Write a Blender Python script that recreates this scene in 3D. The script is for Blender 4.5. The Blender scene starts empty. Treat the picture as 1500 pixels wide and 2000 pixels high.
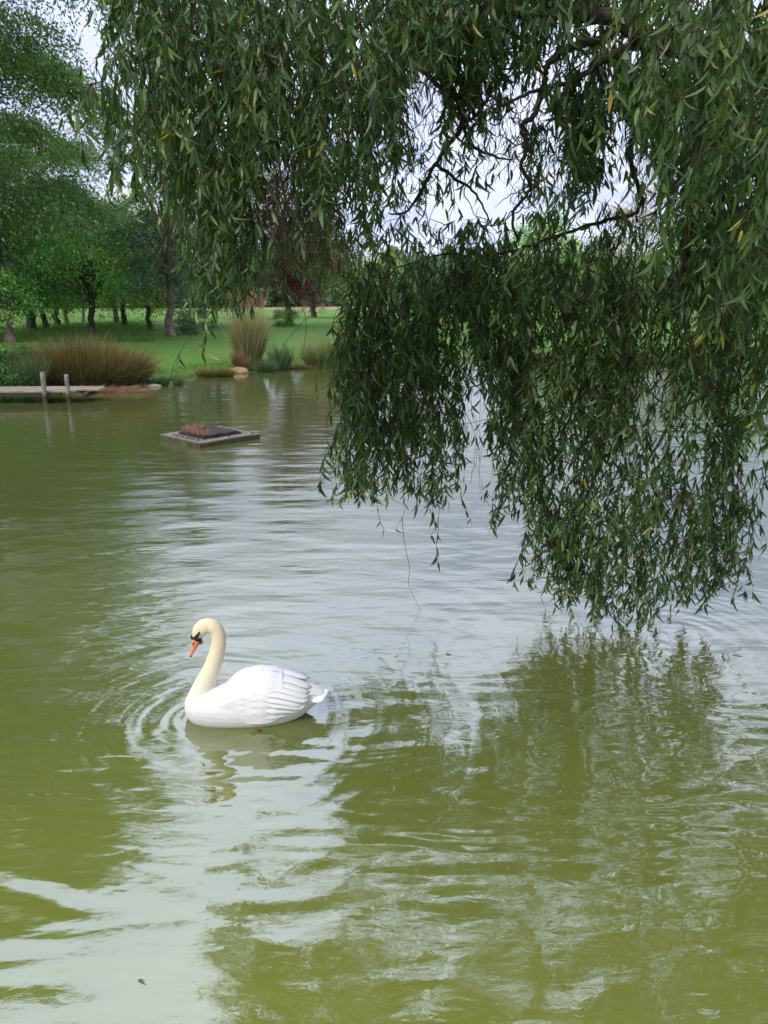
import bpy, bmesh, math, random
import numpy as np
from mathutils import Vector, Matrix, noise as mnoise
SC = bpy.context.scene
COL = SC.collection
random.seed(7)
R = math.radians

# ------------------------------------------------------------------ camera
CAM_H = 2.6
PITCH = R(16.03)
F = 1444.0                       # focal length in pixels of the 1500x2000 picture
cam = bpy.data.cameras.new('camera'); camo = bpy.data.objects.new('camera', cam); COL.objects.link(camo)
cam.sensor_fit = 'VERTICAL'; cam.sensor_height = 36; cam.lens = F / 2000 * 36
cam.clip_start = 0.05; cam.clip_end = 3000
camo.location = (0, 0, CAM_H); camo.rotation_euler = (R(90) - PITCH, 0, 0)
cam.dof.use_dof = True; cam.dof.focus_distance = 5.2; cam.dof.aperture_fstop = 5.6
SC.camera = camo
SC.render.resolution_x = 768; SC.render.resolution_y = 1024

# ------------------------------------------------------------------ world: bright broken cloud
SUN_EL, SUN_AZ = R(43), R(-142)      # azimuth from +Y clockwise
w = bpy.data.worlds.new('World'); SC.world = w; w.use_nodes = True
nt = w.node_tree; nt.nodes.clear()
def N(tree, typ, **kw):
    n = tree.nodes.new(typ)
    for k, v in kw.items(): setattr(n, k, v)
    return n
def math_node(t, op, a=None, b=None, c=None, clamp=False):
    n = t.nodes.new('ShaderNodeMath'); n.operation = op; n.use_clamp = clamp
    for i, x in enumerate((a, b, c)):
        if x is None: continue
        if hasattr(x, 'is_linked') or hasattr(x, 'links'): t.links.new(x, n.inputs[i])
        else: n.inputs[i].default_value = x
    return n.outputs[0]
out = N(nt, 'ShaderNodeOutputWorld'); bg = N(nt, 'ShaderNodeBackground')
sky = N(nt, 'ShaderNodeTexSky', sky_type='NISHITA'); sky.sun_disc = False
sky.sun_elevation = SUN_EL; sky.sun_rotation = SUN_AZ; sky.dust_density = 1.5
tc = N(nt, 'ShaderNodeTexCoord'); sep = N(nt, 'ShaderNodeSeparateXYZ'); nt.links.new(tc.outputs['Generated'], sep.inputs[0])
zc = math_node(nt, 'MAXIMUM', sep.outputs[2], 0.0)
zz = math_node(nt, 'ADD', zc, 0.22)
dx = math_node(nt, 'DIVIDE', sep.outputs[0], zz); dy = math_node(nt, 'DIVIDE', sep.outputs[1], zz)
cmb = N(nt, 'ShaderNodeCombineXYZ'); nt.links.new(dx, cmb.inputs[0]); nt.links.new(dy, cmb.inputs[1])
nz = N(nt, 'ShaderNodeTexNoise'); nz.inputs['Scale'].default_value = 1.5; nz.inputs['Detail'].default_value = 6; nz.inputs['Roughness'].default_value = .52
nt.links.new(cmb.outputs[0], nz.inputs['Vector'])
cr = N(nt, 'ShaderNodeValToRGB'); nt.links.new(nz.outputs['Fac'], cr.inputs[0])
cr.color_ramp.elements[0].position = .28; cr.color_ramp.elements[0].color = (0.1, 0.1, 0.1, 1)
cr.color_ramp.elements[1].position = .44; cr.color_ramp.elements[1].color = (1, 1, 1, 1)
# cloud brightness: grey-lavender undersides to white, brighter overhead
cr2 = N(nt, 'ShaderNodeValToRGB'); nt.links.new(nz.outputs['Fac'], cr2.inputs[0])
cr2.color_ramp.elements[0].position = .40; cr2.color_ramp.elements[0].color = (7.1, 7.6, 9.2, 1)
cr2.color_ramp.elements[1].position = .60; cr2.color_ramp.elements[1].color = (4.7, 5.3, 7.6, 1)
def smst(x, a, b_): 
    q = math_node(nt, 'MULTIPLY', math_node(nt, 'SUBTRACT', x, a), 1 / (b_ - a), clamp=True); return q
glow = math_node(nt, 'MULTIPLY', smst(zc, .27, .48), smst(sep.outputs[1], .15, .55))      # added sky brightness high over the far side, strengthens the water reflections
up = math_node(nt, 'ADD', math_node(nt, 'ADD', math_node(nt, 'MULTIPLY', zc, .25), math_node(nt, 'MULTIPLY', glow, 1.25)), 0.90)
vm = N(nt, 'ShaderNodeVectorMath', operation='SCALE'); nt.links.new(cr2.outputs[0], vm.inputs[0]); nt.links.new(up, vm.inputs['Scale'])
mx = N(nt, 'ShaderNodeMix', data_type='RGBA'); nt.links.new(cr.outputs[0], mx.inputs[0])
nt.links.new(sky.outputs[0], mx.inputs[6]); nt.links.new(vm.outputs[0], mx.inputs[7])
nt.links.new(mx.outputs[2], bg.inputs[0]); bg.inputs[1].default_value = 0.115
nt.links.new(bg.outputs[0], out.inputs[0])
sl = bpy.data.lights.new('sun', 'SUN'); so = bpy.data.objects.new('sun', sl); COL.objects.link(so)
sl.energy = 2.2; sl.angle = R(14); sl.color = (1, .95, .88)
sd = Vector((math.sin(SUN_AZ) * math.cos(SUN_EL), math.cos(SUN_AZ) * math.cos(SUN_EL), math.sin(SUN_EL)))
so.rotation_euler = sd.to_track_quat('Z', 'Y').to_euler()
SC.view_settings.view_transform = 'Standard'; SC.view_settings.look = 'None'
SC.view_settings.exposure = 0.48; SC.view_settings.gamma = 1

# ------------------------------------------------------------------ helpers
cp, sp = math.cos(PITCH), math.sin(PITCH)
def ray(u, v):
    a, b = (u - 750) / F, (1000 - v) / F
    return Vector((a, cp + b * sp, -sp + b * cp))
def atD(u, v, D):                   # point seen at (u, v) at ground distance y = D
    r = ray(u, v); return Vector((0, 0, CAM_H)) + r * (D / r.y)
def onz(u, v, z=0.0):
    r = ray(u, v); return Vector((0, 0, CAM_H)) + r * ((z - CAM_H) / r.z)
def proj(P):                        # numpy points -> pixels of the 1500x2000 picture
    x, y, z = P[:, 0], P[:, 1], P[:, 2] - CAM_H
    dep = np.maximum(y * cp - z * sp, .05); upc = y * sp + z * cp
    return 750 + F * x / dep, 1000 - F * upc / dep

def tag(o, label=None, cat=None, group=None, kind=None):
    if label: o['label'] = label
    if cat: o['category'] = cat
    if group: o['group'] = group
    if kind: o['kind'] = kind
    return o
def empty(name, loc=(0, 0, 0), rz=0):
    o = bpy.data.objects.new(name, None); COL.objects.link(o); o.location = loc; o.rotation_euler = (0, 0, rz)
    o.empty_display_size = .1
    return o
def link_mesh(name, me, mat=None, parent=None):
    o = bpy.data.objects.new(name, me); COL.objects.link(o)
    if mat: me.materials.append(mat)
    if parent: o.parent = parent
    return o
def np_mesh(name, V, faces, tint=None, smooth=False):
    """V (n,3); faces: list of (m,k) int arrays"""
    me = bpy.data.meshes.new(name)
    V = np.asarray(V, np.float32)
    me.vertices.add(len(V)); me.vertices.foreach_set('co', V.ravel())
    faces = [f for f in faces if len(f)]
    loops = np.concatenate([f.ravel() for f in faces]).astype(np.int32)
    tot = np.concatenate([np.full(len(f), f.shape[1]) for f in faces]).astype(np.int32)
    st = np.concatenate([[0], np.cumsum(tot)[:-1]]).astype(np.int32)
    me.loops.add(len(loops)); me.loops.foreach_set('vertex_index', loops)
    me.polygons.add(len(tot)); me.polygons.foreach_set('loop_start', st); me.polygons.foreach_set('loop_total', tot)
    if smooth: me.polygons.foreach_set('use_smooth', np.ones(len(tot), bool))
    me.update(calc_edges=True)
    if tint is not None:
        a = me.attributes.new('tint', 'FLOAT', 'POINT'); a.data.foreach_set('value', np.asarray(tint, np.float32))
    return me

class Tubes:
    """collects tapered tubes into one mesh"""
    def __init__(s): s.V = []; s.Q = []; s.n = 0
    def add(s, pts, rad, k=6):
        pts = np.asarray([tuple(p) for p in pts], float); rad = np.asarray(rad, float)
        if rad.ndim == 0: rad = np.full(len(pts), float(rad))
        d = np.gradient(pts, axis=0); d /= np.linalg.norm(d, axis=1)[:, None] + 1e-9
        ref = np.array([0.31, 0.87, 0.2]) if abs(d[0][2]) > .8 else np.array([0, 0, 1.0])
        rings = []
        for i in range(len(pts)):
            a = np.cross(d[i], ref); a /= np.linalg.norm(a) + 1e-9; b = np.cross(d[i], a)
            ref = b if False else ref
            th = np.arange(k) * 2 * math.pi / k
            rings.append(pts[i] + rad[i] * (np.cos(th)[:, None] * a + np.sin(th)[:, None] * b))
        V = np.concatenate(rings); m = len(pts)
        i, j = np.meshgrid(np.arange(m - 1), np.arange(k), indexing='ij')
        a = i * k + j; b = i * k + (j + 1) % k
        s.Q.append(np.stack([a, b, b + k, a + k], -1).reshape(-1, 4) + s.n)
        s.V.append(V); s.n += len(V)
        # cap tips
        for base, c in ((0, pts[0]), ((m - 1) * k, pts[-1])):
            s.V.append(c[None]); ci = s.n; s.n += 1
            jj = np.arange(k)
            s.Q.append(np.stack([base + jj, base + (jj + 1) % k, np.full(k, ci - (s.n - 1 - len(V) - (0)) if False else 0), base + jj], -1)[:0])
            off = ci
            st = s.n - 1 - len(V) - (0 if base == 0 else 1)
            s.T = getattr(s, 'T', []); s.T.append(np.stack([st + base + jj, st + base + (jj + 1) % k, np.full(k, off)], -1))
    def mesh(s, name):
        return np_mesh(name, np.concatenate(s.V), [np.concatenate(s.Q), np.concatenate(s.T)], smooth=True)

def add_box(bm, c, size, rz=0, bev=0.0, rx=0, ry=0):
    m = Matrix.Translation(c) @ Matrix.Rotation(rz, 4, 'Z') @ Matrix.Rotation(ry, 4, 'Y') @ Matrix.Rotation(rx, 4, 'X') @ Matrix.Diagonal((*size, 1))
    r = bmesh.ops.create_cube(bm, size=1, matrix=m)
    if bev:
        es = list({e for v in r['verts'] for e in v.link_edges})
        bmesh.ops.bevel(bm, geom=es, offset=bev, segments=2, affect='EDGES')
def bm_obj(name, bm, mat, parent=None, smooth=False):
    me = bpy.data.meshes.new(name); bm.to_mesh(me); bm.free()
    if smooth: me.polygons.foreach_set('use_smooth', np.ones(len(me.polygons), bool))
    return link_mesh(name, me, mat, parent)

# ------------------------------------------------------------------ materials
def new_mat(name):
    m = bpy.data.materials.new(name); m.use_nodes = True
    t = m.node_tree; b = t.nodes['Principled BSDF']
    return m, t, b
def ramp(t, fac, stops):
    n = t.nodes.new('ShaderNodeValToRGB'); e = n.color_ramp.elements
    e[0].position, e[0].color = stops[0][0], (*stops[0][1], 1)
    e[1].position, e[1].color = stops[-1][0], (*stops[-1][1], 1)
    for p, c in stops[1:-1]:
        x = e.new(p); x.color = (*c, 1)
    t.links.new(fac, n.inputs[0]); return n.outputs[0]
def noise_fac(t, scale, detail=4, rough=.55, vec=None, dist=0.0):
    n = t.nodes.new('ShaderNodeTexNoise'); n.inputs['Scale'].default_value = scale; n.inputs['Detail'].default_value = detail
    n.inputs['Roughness'].default_value = rough; n.inputs['Distortion'].default_value = dist
    if vec is None:
        tc = t.nodes.new('ShaderNodeTexCoord'); vec = tc.outputs['Object']
    t.links.new(vec, n.inputs['Vector']); return n.outputs['Fac']
def mapped(t, scale, rot=(0, 0, 0), loc=(0, 0, 0)):
    tc = t.nodes.new('ShaderNodeTexCoord'); mp = t.nodes.new('ShaderNodeMapping')
    mp.inputs['Scale'].default_value = scale; mp.inputs['Rotation'].default_value = rot; mp.inputs['Location'].default_value = loc
    t.links.new(tc.outputs['Object'], mp.inputs[0]); return mp.outputs[0]
def bump(t, b, h, strength=.5, dist=.02):
    n = t.nodes.new('ShaderNodeBump'); n.inputs['Strength'].default_value = strength; n.inputs['Distance'].default_value = dist
    t.links.new(h, n.inputs['Height']); t.links.new(n.outputs[0], b.inputs['Normal'])
def leaf_mat(name, stops, trans=.3, rough=.5, spec=.35):
    m, t, b = new_mat(name)
    a = t.nodes.new('ShaderNodeAttribute'); a.attribute_name = 'tint'
    c = ramp(t, a.outputs['Fac'], stops)
    t.links.new(c, b.inputs['Base Color']); b.inputs['Roughness'].default_value = rough
    b.inputs['Specular IOR Level'].default_value = spec
    tr = t.nodes.new('ShaderNodeBsdfTranslucent'); mixn = t.nodes.new('ShaderNodeMixShader'); mixn.inputs[0].default_value = trans
    hs = t.nodes.new('ShaderNodeHueSaturation'); hs.inputs['Value'].default_value = 1.25; hs.inputs['Saturation'].default_value = 1.15
    hs.inputs['Hue'].default_value = .49
    t.links.new(c, hs.inputs['Color']); t.links.new(hs.outputs[0], tr.inputs[0])
    o = t.nodes['Material Output']
    t.links.new(b.outputs[0], mixn.inputs[1]); t.links.new(tr.outputs[0], mixn.inputs[2]); t.links.new(mixn.outputs[0], o.inputs[0])
    return m
def noisy_mat(name, stops, scale, rough=.8, bscale=None, bstr=.4, bdist=.01, vec_scale=None, detail=5):
    m, t, b = new_mat(name)
    vec = mapped(t, vec_scale) if vec_scale else None
    f = noise_fac(t, scale, detail, .6, vec)
    t.links.new(ramp(t, f, stops), b.inputs['Base Color']); b.inputs['Roughness'].default_value = rough
    b.inputs['Specular IOR Level'].default_value = .25
    if bscale: bump(t, b, noise_fac(t, bscale, 6, .65, vec), bstr, bdist)
    return m

M_BARK = noisy_mat('bark', [(.3, (.035, .028, .02)), (.55, (.075, .06, .042)), (.75, (.12, .10, .075))], 9, .9, 30, .7, .02, (1, 1, .35))
M_BARK_PALE = noisy_mat('pale_bark', [(.3, (.06, .045, .035)), (.5, (.17, .13, .10)), (.75, (.30, .25, .20))], 6, .9, 18, .9, .04, (1, 1, .5))
M_BARK_W = noisy_mat('willow_bark', [(.3, (.018, .014, .010)), (.5, (.045, .034, .022)), (.64, (.075, .052, .03)), (.74, (.16, .09, .02))], 14, .9, 50, .8, .012)
M_TWIG = noisy_mat('willow_twig', [(.3, (.04, .04, .02)), (.6, (.10, .085, .04)), (.8, (.17, .12, .05))], 6, .6)
M_LEAF_W = leaf_mat('willow_leaf', [(0, (0.026, 0.057, 0.015)), (.40, (0.048, 0.097, 0.019)), (.66, (0.091, 0.155, 0.030)), (.82, (0.159, 0.222, 0.080)), (.955, (0.254, 0.307, 0.127)), (.98, (0.360, 0.328, 0.053)), (1, (0.402, 0.286, 0.043))], .36, .42, .45)
M_LEAF_BIG = leaf_mat('ash_leaf', [(0, (0.050, 0.112, 0.035)), (.5, (0.130, 0.242, 0.073)), (.93, (0.277, 0.407, 0.130)), (1, (0.531, 0.496, 0.118))], .4)
M_LEAF_ORCH = leaf_mat('orchard_leaf', [(0, (0.086, 0.239, 0.058)), (.5, (0.163, 0.396, 0.086)), (.84, (0.269, 0.541, 0.108)), (.92, (0.600, 0.600, 0.127)), (1, (0.600, 0.600, 0.144))], .3)
M_LEAF_YEL = leaf_mat('turning_leaf', [(0, (0.109, 0.207, 0.043)), (.45, (0.218, 0.339, 0.060)), (.75, (0.486, 0.486, 0.072)), (1, (0.600, 0.600, 0.098))], .3)
M_LEAF_GREY = leaf_mat('greygreen_leaf', [(0, (0.059, 0.118, 0.059)), (.5, (0.106, 0.187, 0.089)), (1, (0.211, 0.281, 0.140))], .25)
M_LEAF_RED = leaf_mat('purple_leaf', [(0, (.045, .014, .017)), (.5, (.105, .030, .036)), (.85, (.19, .055, .055)), (1, (.24, .14, .05))], .3)
M_LEAF_PALE = leaf_mat('pale_autumn_leaf', [(0, (.16, .14, .05)), (.5, (.30, .24, .09)), (1, (.42, .33, .13))], .3)
M_LEAF_OLIVE = leaf_mat('olive_leaf', [(0, (0.049, 0.084, 0.022)), (.6, (0.112, 0.168, 0.042)), (1, (0.252, 0.280, 0.070))], .3)
M_SEDGE = leaf_mat('sedge_blade', [(0, (.045, .075, .014)), (.40, (.10, .115, .026)), (.66, (.19, .125, .045)), (.85, (.22, .11, .055)), (1, (.33, .22, .13))], .2, .6)
M_PLUME = leaf_mat('silver_grass', [(0, (.10, .15, .04)), (.5, (.24, .26, .10)), (.8, (.40, .36, .18)), (.9, (.22, .10, .04)), (1, (.40, .22, .14))], .25, .6)
M_PLUMEHEAD = leaf_mat('plume_head', [(0, (.30, .16, .10)), (1, (.44, .27, .18))], .3, .8)
M_REED = leaf_mat('reed_blade', [(0, (.055, .095, .035)), (.6, (.11, .175, .065)), (.9, (.20, .24, .10)), (1, (.26, .18, .09))], .25, .5)
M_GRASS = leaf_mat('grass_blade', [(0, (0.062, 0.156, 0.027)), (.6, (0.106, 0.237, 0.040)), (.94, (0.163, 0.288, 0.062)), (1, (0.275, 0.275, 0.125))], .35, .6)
M_STONECROP = leaf_mat('red_stem', [(0, (.22, .08, .06)), (.6, (.34, .15, .11)), (1, (.34, .24, .13))], .2, .6)

# ground
M_GROUND, t, b = new_mat('grass_ground')
tc = t.nodes.new('ShaderNodeTexCoord')
f1 = noise_fac(t, .35, 5, .6, tc.outputs['Object']); f2 = noise_fac(t, 6, 6, .7, tc.outputs['Object'])
mixf = math_node(t, 'ADD', math_node(t, 'MULTIPLY', f1, .5), math_node(t, 'MULTIPLY', f2, .5))
g = ramp(t, mixf, [(.30, (.058, .118, .022)), (.48, (.098, .19, .036)), (.60, (.125, .222, .046)), (.75, (.17, .23, .075))])
# straw coloured field beyond, and a strip of bare mud along the waterline
sx = t.nodes.new('ShaderNodeSeparateXYZ'); t.links.new(tc.outputs['Object'], sx.inputs[0])
straw = ramp(t, noise_fac(t, 1.2, 5, .6, tc.outputs['Object']), [(.3, (.20, .15, .08)), (.7, (.33, .26, .15))])
yv = math_node(t, 'ADD', sx.outputs[1], math_node(t, 'MULTIPLY', f1, 30))
fy = math_node(t, 'MULTIPLY', math_node(t, 'SUBTRACT', yv, 140), .1, clamp=True)
fy = math_node(t, 'MULTIPLY', fy, math_node(t, 'MULTIPLY', math_node(t, 'ADD', sx.outputs[0], 32), .2, clamp=True))
m1 = t.nodes.new('ShaderNodeMix'); m1.data_type = 'RGBA'; t.links.new(fy, m1.inputs[0]); t.links.new(g, m1.inputs[6]); t.links.new(straw, m1.inputs[7])
mud = ramp(t, f2, [(.35, (.05, .045, .025)), (.7, (.16, .13, .08))])
zf = math_node(t, 'ADD', math_node(t, 'MULTIPLY', sx.outputs[2], 14), math_node(t, 'SUBTRACT', f2, .95), clamp=True)
m2 = t.nodes.new('ShaderNodeMix'); m2.data_type = 'RGBA'; t.links.new(zf, m2.inputs[0]); t.links.new(mud, m2.inputs[6]); t.links.new(m1.outputs[2], m2.inputs[7])
t.links.new(m2.outputs[2], b.inputs['Base Color']); b.inputs['Roughness'].default_value = .95; b.inputs['Specular IOR Level'].default_value = .1
bump(t, b, noise_fac(t, 22, 6, .75, tc.outputs['Object']), .8, .06)

# ------------------------------------------------------------------ pond outline and ground
shore = [onz(-500, 800), onz(-250, 778), onz(-60, 764), onz(60, 757), onz(180, 756), onz(290, 747), onz(350, 738), onz(420, 730), onz(480, 724),
         onz(560, 718), onz(640, 713), onz(760, 707), onz(900, 702), onz(1100, 699), onz(1300, 699), onz(1500, 702), onz(1750, 712)]
poly = [(p.x, p.y) for p in shore] + [(24, 24), (15, 15), (9.5, 10), (5.8, 7.2), (4.4, 5.2), (3.6, 3.4), (2.6, 1.9), (1.2, 1.3), (-2, 1.05), (-6, 1.3), (-11, 3), (-16, 7), (-18.5, 12)]
PA = np.array(poly); PB = np.roll(PA, -1, axis=0)
def sdist(P):
    P = np.atleast_2d(P)[:, :2]
    d = np.full(len(P), 1e9); ins = np.zeros(len(P), bool)
    for a, b_ in zip(PA, PB):
        ab = b_ - a; tt = np.clip(((P - a) @ ab) / (ab @ ab), 0, 1)
        d = np.minimum(d, np.linalg.norm(P - (a + tt[:, None] * ab), axis=1))
        c = (a[1] > P[:, 1]) != (b_[1] > P[:, 1])
        with np.errstate(all='ignore'):
            xi = (b_[0] - a[0]) * (P[:, 1] - a[1]) / (b_[1] - a[1]) + a[0]
        ins ^= c & (P[:, 0] < xi)
    return np.where(ins, -d, d)
def sst(x): x = np.clip(x, 0, 1); return x * x * (3 - 2 * x)
def gz(P):
    P = np.atleast_2d(P); s = sdist(P); x, y = P[:, 0], P[:, 1]
    s = s + .12 * np.sin(x * 2.3 + .7 * y) * np.sin(y * 1.9 + x * .4) + .07 * np.sin(x * 5.1 + y * 3.3)
    near = 1 - sst((y - 7) / 6)
    rise = np.where(s > 0, .20 * sst(s / .35) + .80 * (near * sst(s / 2.0) + (1 - near) * sst(s / 9.0)), -np.minimum(1.2, -s * .8))
    far = .25 * np.sin(x * .05 + 1) * np.sin(y * .045) * sst((s - 10) / 30)
    return rise + far + .02 * np.sin(x * 1.3) * np.sin(y * 1.1) * sst(s)
def gz1(x, y): return float(gz(np.array([[x, y]]))[0])
def onground(u, v):
    z = .9
    for _ in range(12):
        p = onz(u, v, z); z = .5 * z + .5 * gz1(p.x, p.y)
    p = onz(u, v, z); p.z = gz1(p.x, p.y); return p
def graded(lo, a, b_, hi, step, k=1.13):
    c = list(np.arange(a, b_, step)); s_ = step; x = c[-1]
    while x < hi: s_ *= k; x += s_; c.append(x)
    s_ = step; x = a; pre = []
    while x > lo: s_ *= k; x -= s_; pre.append(x)
    return np.array(pre[::-1] + c)
gx = graded(-900, -22, 24, 900, .28); gy = graded(-300, -3, 48, 1500, .28)
X, Y = np.meshgrid(gx, gy, indexing='xy'); P = np.stack([X.ravel(), Y.ravel()], 1)
Z = gz(P); nx_, ny_ = len(gx), len(gy)
i, j = np.meshgrid(np.arange(ny_ - 1), np.arange(nx_ - 1), indexing='ij'); a = (i * nx_ + j).ravel()
me = np_mesh('ground', np.column_stack([P, Z]), [np.stack([a, a + 1, a + 1 + nx_, a + nx_], -1)], smooth=True)
tag(link_mesh('ground', me, M_GROUND), kind='structure')

# ------------------------------------------------------------------ water
SW = onz(501, 1399)                                   # the swan floats here
M_WATER, t, b = new_mat('pond_water')
b.inputs['Roughness'].default_value = .02; b.inputs['IOR'].default_value = 2.25
tc = t.nodes.new('ShaderNodeTexCoord'); ob = tc.outputs['Object']
cn = noise_fac(t, .25, 3, .5, ob)
sy = t.nodes.new('ShaderNodeSeparateXYZ'); t.links.new(ob, sy.inputs[0])
# turbid yellow-green body, painted darker away from the bank to mimic stronger Fresnel falloff
near_far = math_node(t, 'MULTIPLY', math_node(t, 'ADD', sy.outputs[1], math_node(t, 'MULTIPLY', cn, 3.0)), 1 / 12.0, clamp=True)
t.links.new(ramp(t, near_far, [(.24, (.155, .178, .030)), (.48, (.094, .114, .024)), (.9, (.066, .078, .023))]), b.inputs['Base Color'])
def addh(*a):
    r = a[0]
    for x in a[1:]: r = math_node(t, 'ADD', r, x)
    return r
def mul(x, k): return math_node(t, 'MULTIPLY', x, k)
h1 = mul(noise_fac(t, 1.0, 1, .5, mapped(t, (.9, 2.0, 1))), .030)
h2 = mul(noise_fac(t, 1.0, 2, .5, mapped(t, (3.2, 8.5, 1), (0, 0, .12)), .4), .0070)
h3 = mul(noise_fac(t, 1.0, 3, .6, mapped(t, (13, 32, 1), (0, 0, -.15)), .6), .0013)
patch = ramp(t, noise_fac(t, .35, 2, .5, mapped(t, (1, 1.6, 1))), [(.35, (.35,) * 3), (.65, (1.2,) * 3)])
h3 = math_node(t, 'MULTIPLY', h3, patch)
# sheltered and glassy by both banks, livelier in the middle
calm = ramp(t, math_node(t, 'MULTIPLY', sy.outputs[1], 1 / 30.0, clamp=True), [(0, (.50,) * 3), (.10, (.55,) * 3), (.19, (.95,) * 3), (.42, (.60,) * 3), (.75, (.28,) * 3)])
h2 = math_node(t, 'MULTIPLY', h2, calm); h3 = math_node(t, 'MULTIPLY', h3, calm)
h1 = math_node(t, 'MULTIPLY', h1, ramp(t, math_node(t, 'MULTIPLY', sy.outputs[1], 1 / 30.0, clamp=True), [(0, (1,) * 3), (.25, (.9,) * 3), (.7, (.3,) * 3)]))
def rings(cx, cy, lam, amp, decay, seed, r0=0.0, sq=1.0):
    mp = t.nodes.new('ShaderNodeMapping'); mp.inputs['Location'].default_value = (-cx, -cy * sq, 0); mp.inputs['Scale'].default_value = (1, sq, 1)
    t.links.new(ob, mp.inputs[0])
    ln = t.nodes.new('ShaderNodeVectorMath'); ln.operation = 'LENGTH'; t.links.new(mp.outputs[0], ln.inputs[0])
    r = ln.outputs['Value']
    wob = mul(noise_fac(t, 1.1, 2, .5, mapped(t, (1, 1, 1), (0, 0, 0), (seed, seed, 0))), lam * 1.6)
    ph = mul(math_node(t, 'ADD', r, wob), 2 * math.pi / lam)
    s_ = math_node(t, 'SINE', ph)
    en = math_node(t, 'EXPONENT', mul(math_node(t, 'ABSOLUTE', math_node(t, 'SUBTRACT', r, r0)), -1 / decay))
    ms = ramp(t, noise_fac(t, .9, 2, .5, mapped(t, (1, 1, 1), (0, 0, 0), (seed * 3, 0, 0))), [(.35, (.25,) * 3), (.65, (1,) * 3)])
    return math_node(t, 'MULTIPLY', math_node(t, 'MULTIPLY', s_, mul(en, amp)), ms)
def bands(lam, amp, seed):
    # long low wavelets with crests parallel to the bank, strongest close to it
    wob = mul(noise_fac(t, 1.0, 2, .5, mapped(t, (.45, .8, 1), (0, 0, 0), (seed, seed, 0))), lam * 7)
    s_ = math_node(t, 'SINE', mul(math_node(t, 'ADD', sy.outputs[1], wob), 2 * math.pi / lam))
    en = math_node(t, 'EXPONENT', mul(math_node(t, 'ABSOLUTE', math_node(t, 'SUBTRACT', sy.outputs[1], 3.2)), -1 / 1.6))
    ms = ramp(t, noise_fac(t, .8, 2, .5, mapped(t, (.6, 1.6, 1), (0, 0, 0), (seed * 3, 0, 0))), [(.38, (.12,) * 3), (.62, (1,) * 3)])
    return math_node(t, 'MULTIPLY', math_node(t, 'MULTIPLY', s_, mul(en, amp)), ms)
bx, by = SW.x - .36, SW.y
wl = onz(1330, 1235)
H = addh(h1, h2, h3,
         rings(bx, by, .072, .0022, .42, 1.3),
         rings(bx + .1, by - .02, .16, .0017, 1.5, 4.1),
         rings(bx + .3, by, .34, .0028, 4.5, 7.7),
         bands(.20, .0032, 5.5), bands(.115, .0007, 8.2),
         rings(wl.x, wl.y, .12, .0016, .8, 2.2), rings(wl.x - .5, wl.y - .3, .27, .0018, 1.6, 9.2))
bn = t.nodes.new('ShaderNodeBump'); bn.inputs['Strength'].default_value = 1; bn.inputs['Distance'].default_value = 1
t.links.new(H, bn.inputs['Height']); t.links.new(bn.outputs[0], b.inputs['Normal'])
me = np_mesh('pond_water', [(-40, -3, 0), (60, -3, 0), (60, 45, 0), (-40, 45, 0)], [np.array([[0, 1, 2, 3]])])
tag(link_mesh('pond_water', me, M_WATER), kind='structure')

# ------------------------------------------------------------------ foliage generators
def leaves_mesh(C, D, S, L, W, curl, tint, name):
    """leaf-shaped blades: C base, D direction, S side vector, L length, W half width; 8 vertices each"""
    n = len(C); D = D / np.linalg.norm(D, axis=1)[:, None]
    S = S - (S * D).sum(1)[:, None] * D; S /= np.linalg.norm(S, axis=1)[:, None] + 1e-9
    Nn = np.cross(D, S)
    T = np.array([0, .22, .5, .78, 1.0]); Wt = [0, .85, 1.0, .62, 0]
    out = []
    for q, (tt, wt) in enumerate(zip(T, Wt)):
        c = C + D * (L * tt)[:, None] + Nn * (curl[:, 0] * L * tt * tt)[:, None] + S * (curl[:, 1] * L * tt * tt)[:, None]
        if q in (0, 4): out.append(c)
        else:
            o = S * (W * wt)[:, None]; out += [c - o, c + o]
    V = np.stack(out, 1).reshape(-1, 3)
    base = (np.arange(n) * 8)[:, None]
    tri = np.concatenate([base + np.array([[0, 1, 2]]), base + np.array([[5, 7, 6]])])
    quad = np.concatenate([base + np.array([[1, 3, 4, 2]]), base + np.array([[3, 5, 6, 4]])])
    return np_mesh(name, V, [tri, quad], np.repeat(tint, 8))
def rhomb_mesh(C, D, S, L, W, tint, name):
    n = len(C); D = D / (np.linalg.norm(D, axis=1)[:, None] + 1e-9); S = np.cross(D, S); S /= np.linalg.norm(S, axis=1)[:, None] + 1e-9
    Lc = L[:, None]; Wc = W[:, None]
    V = np.stack([C - D * Lc / 2, C + S * Wc - D * Lc * .05, C + D * Lc / 2, C - S * Wc - D * Lc * .05], 1).reshape(-1, 3)
    return np_mesh(name, V, [np.arange(n * 4).reshape(-1, 4)], np.repeat(tint, 4))

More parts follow.
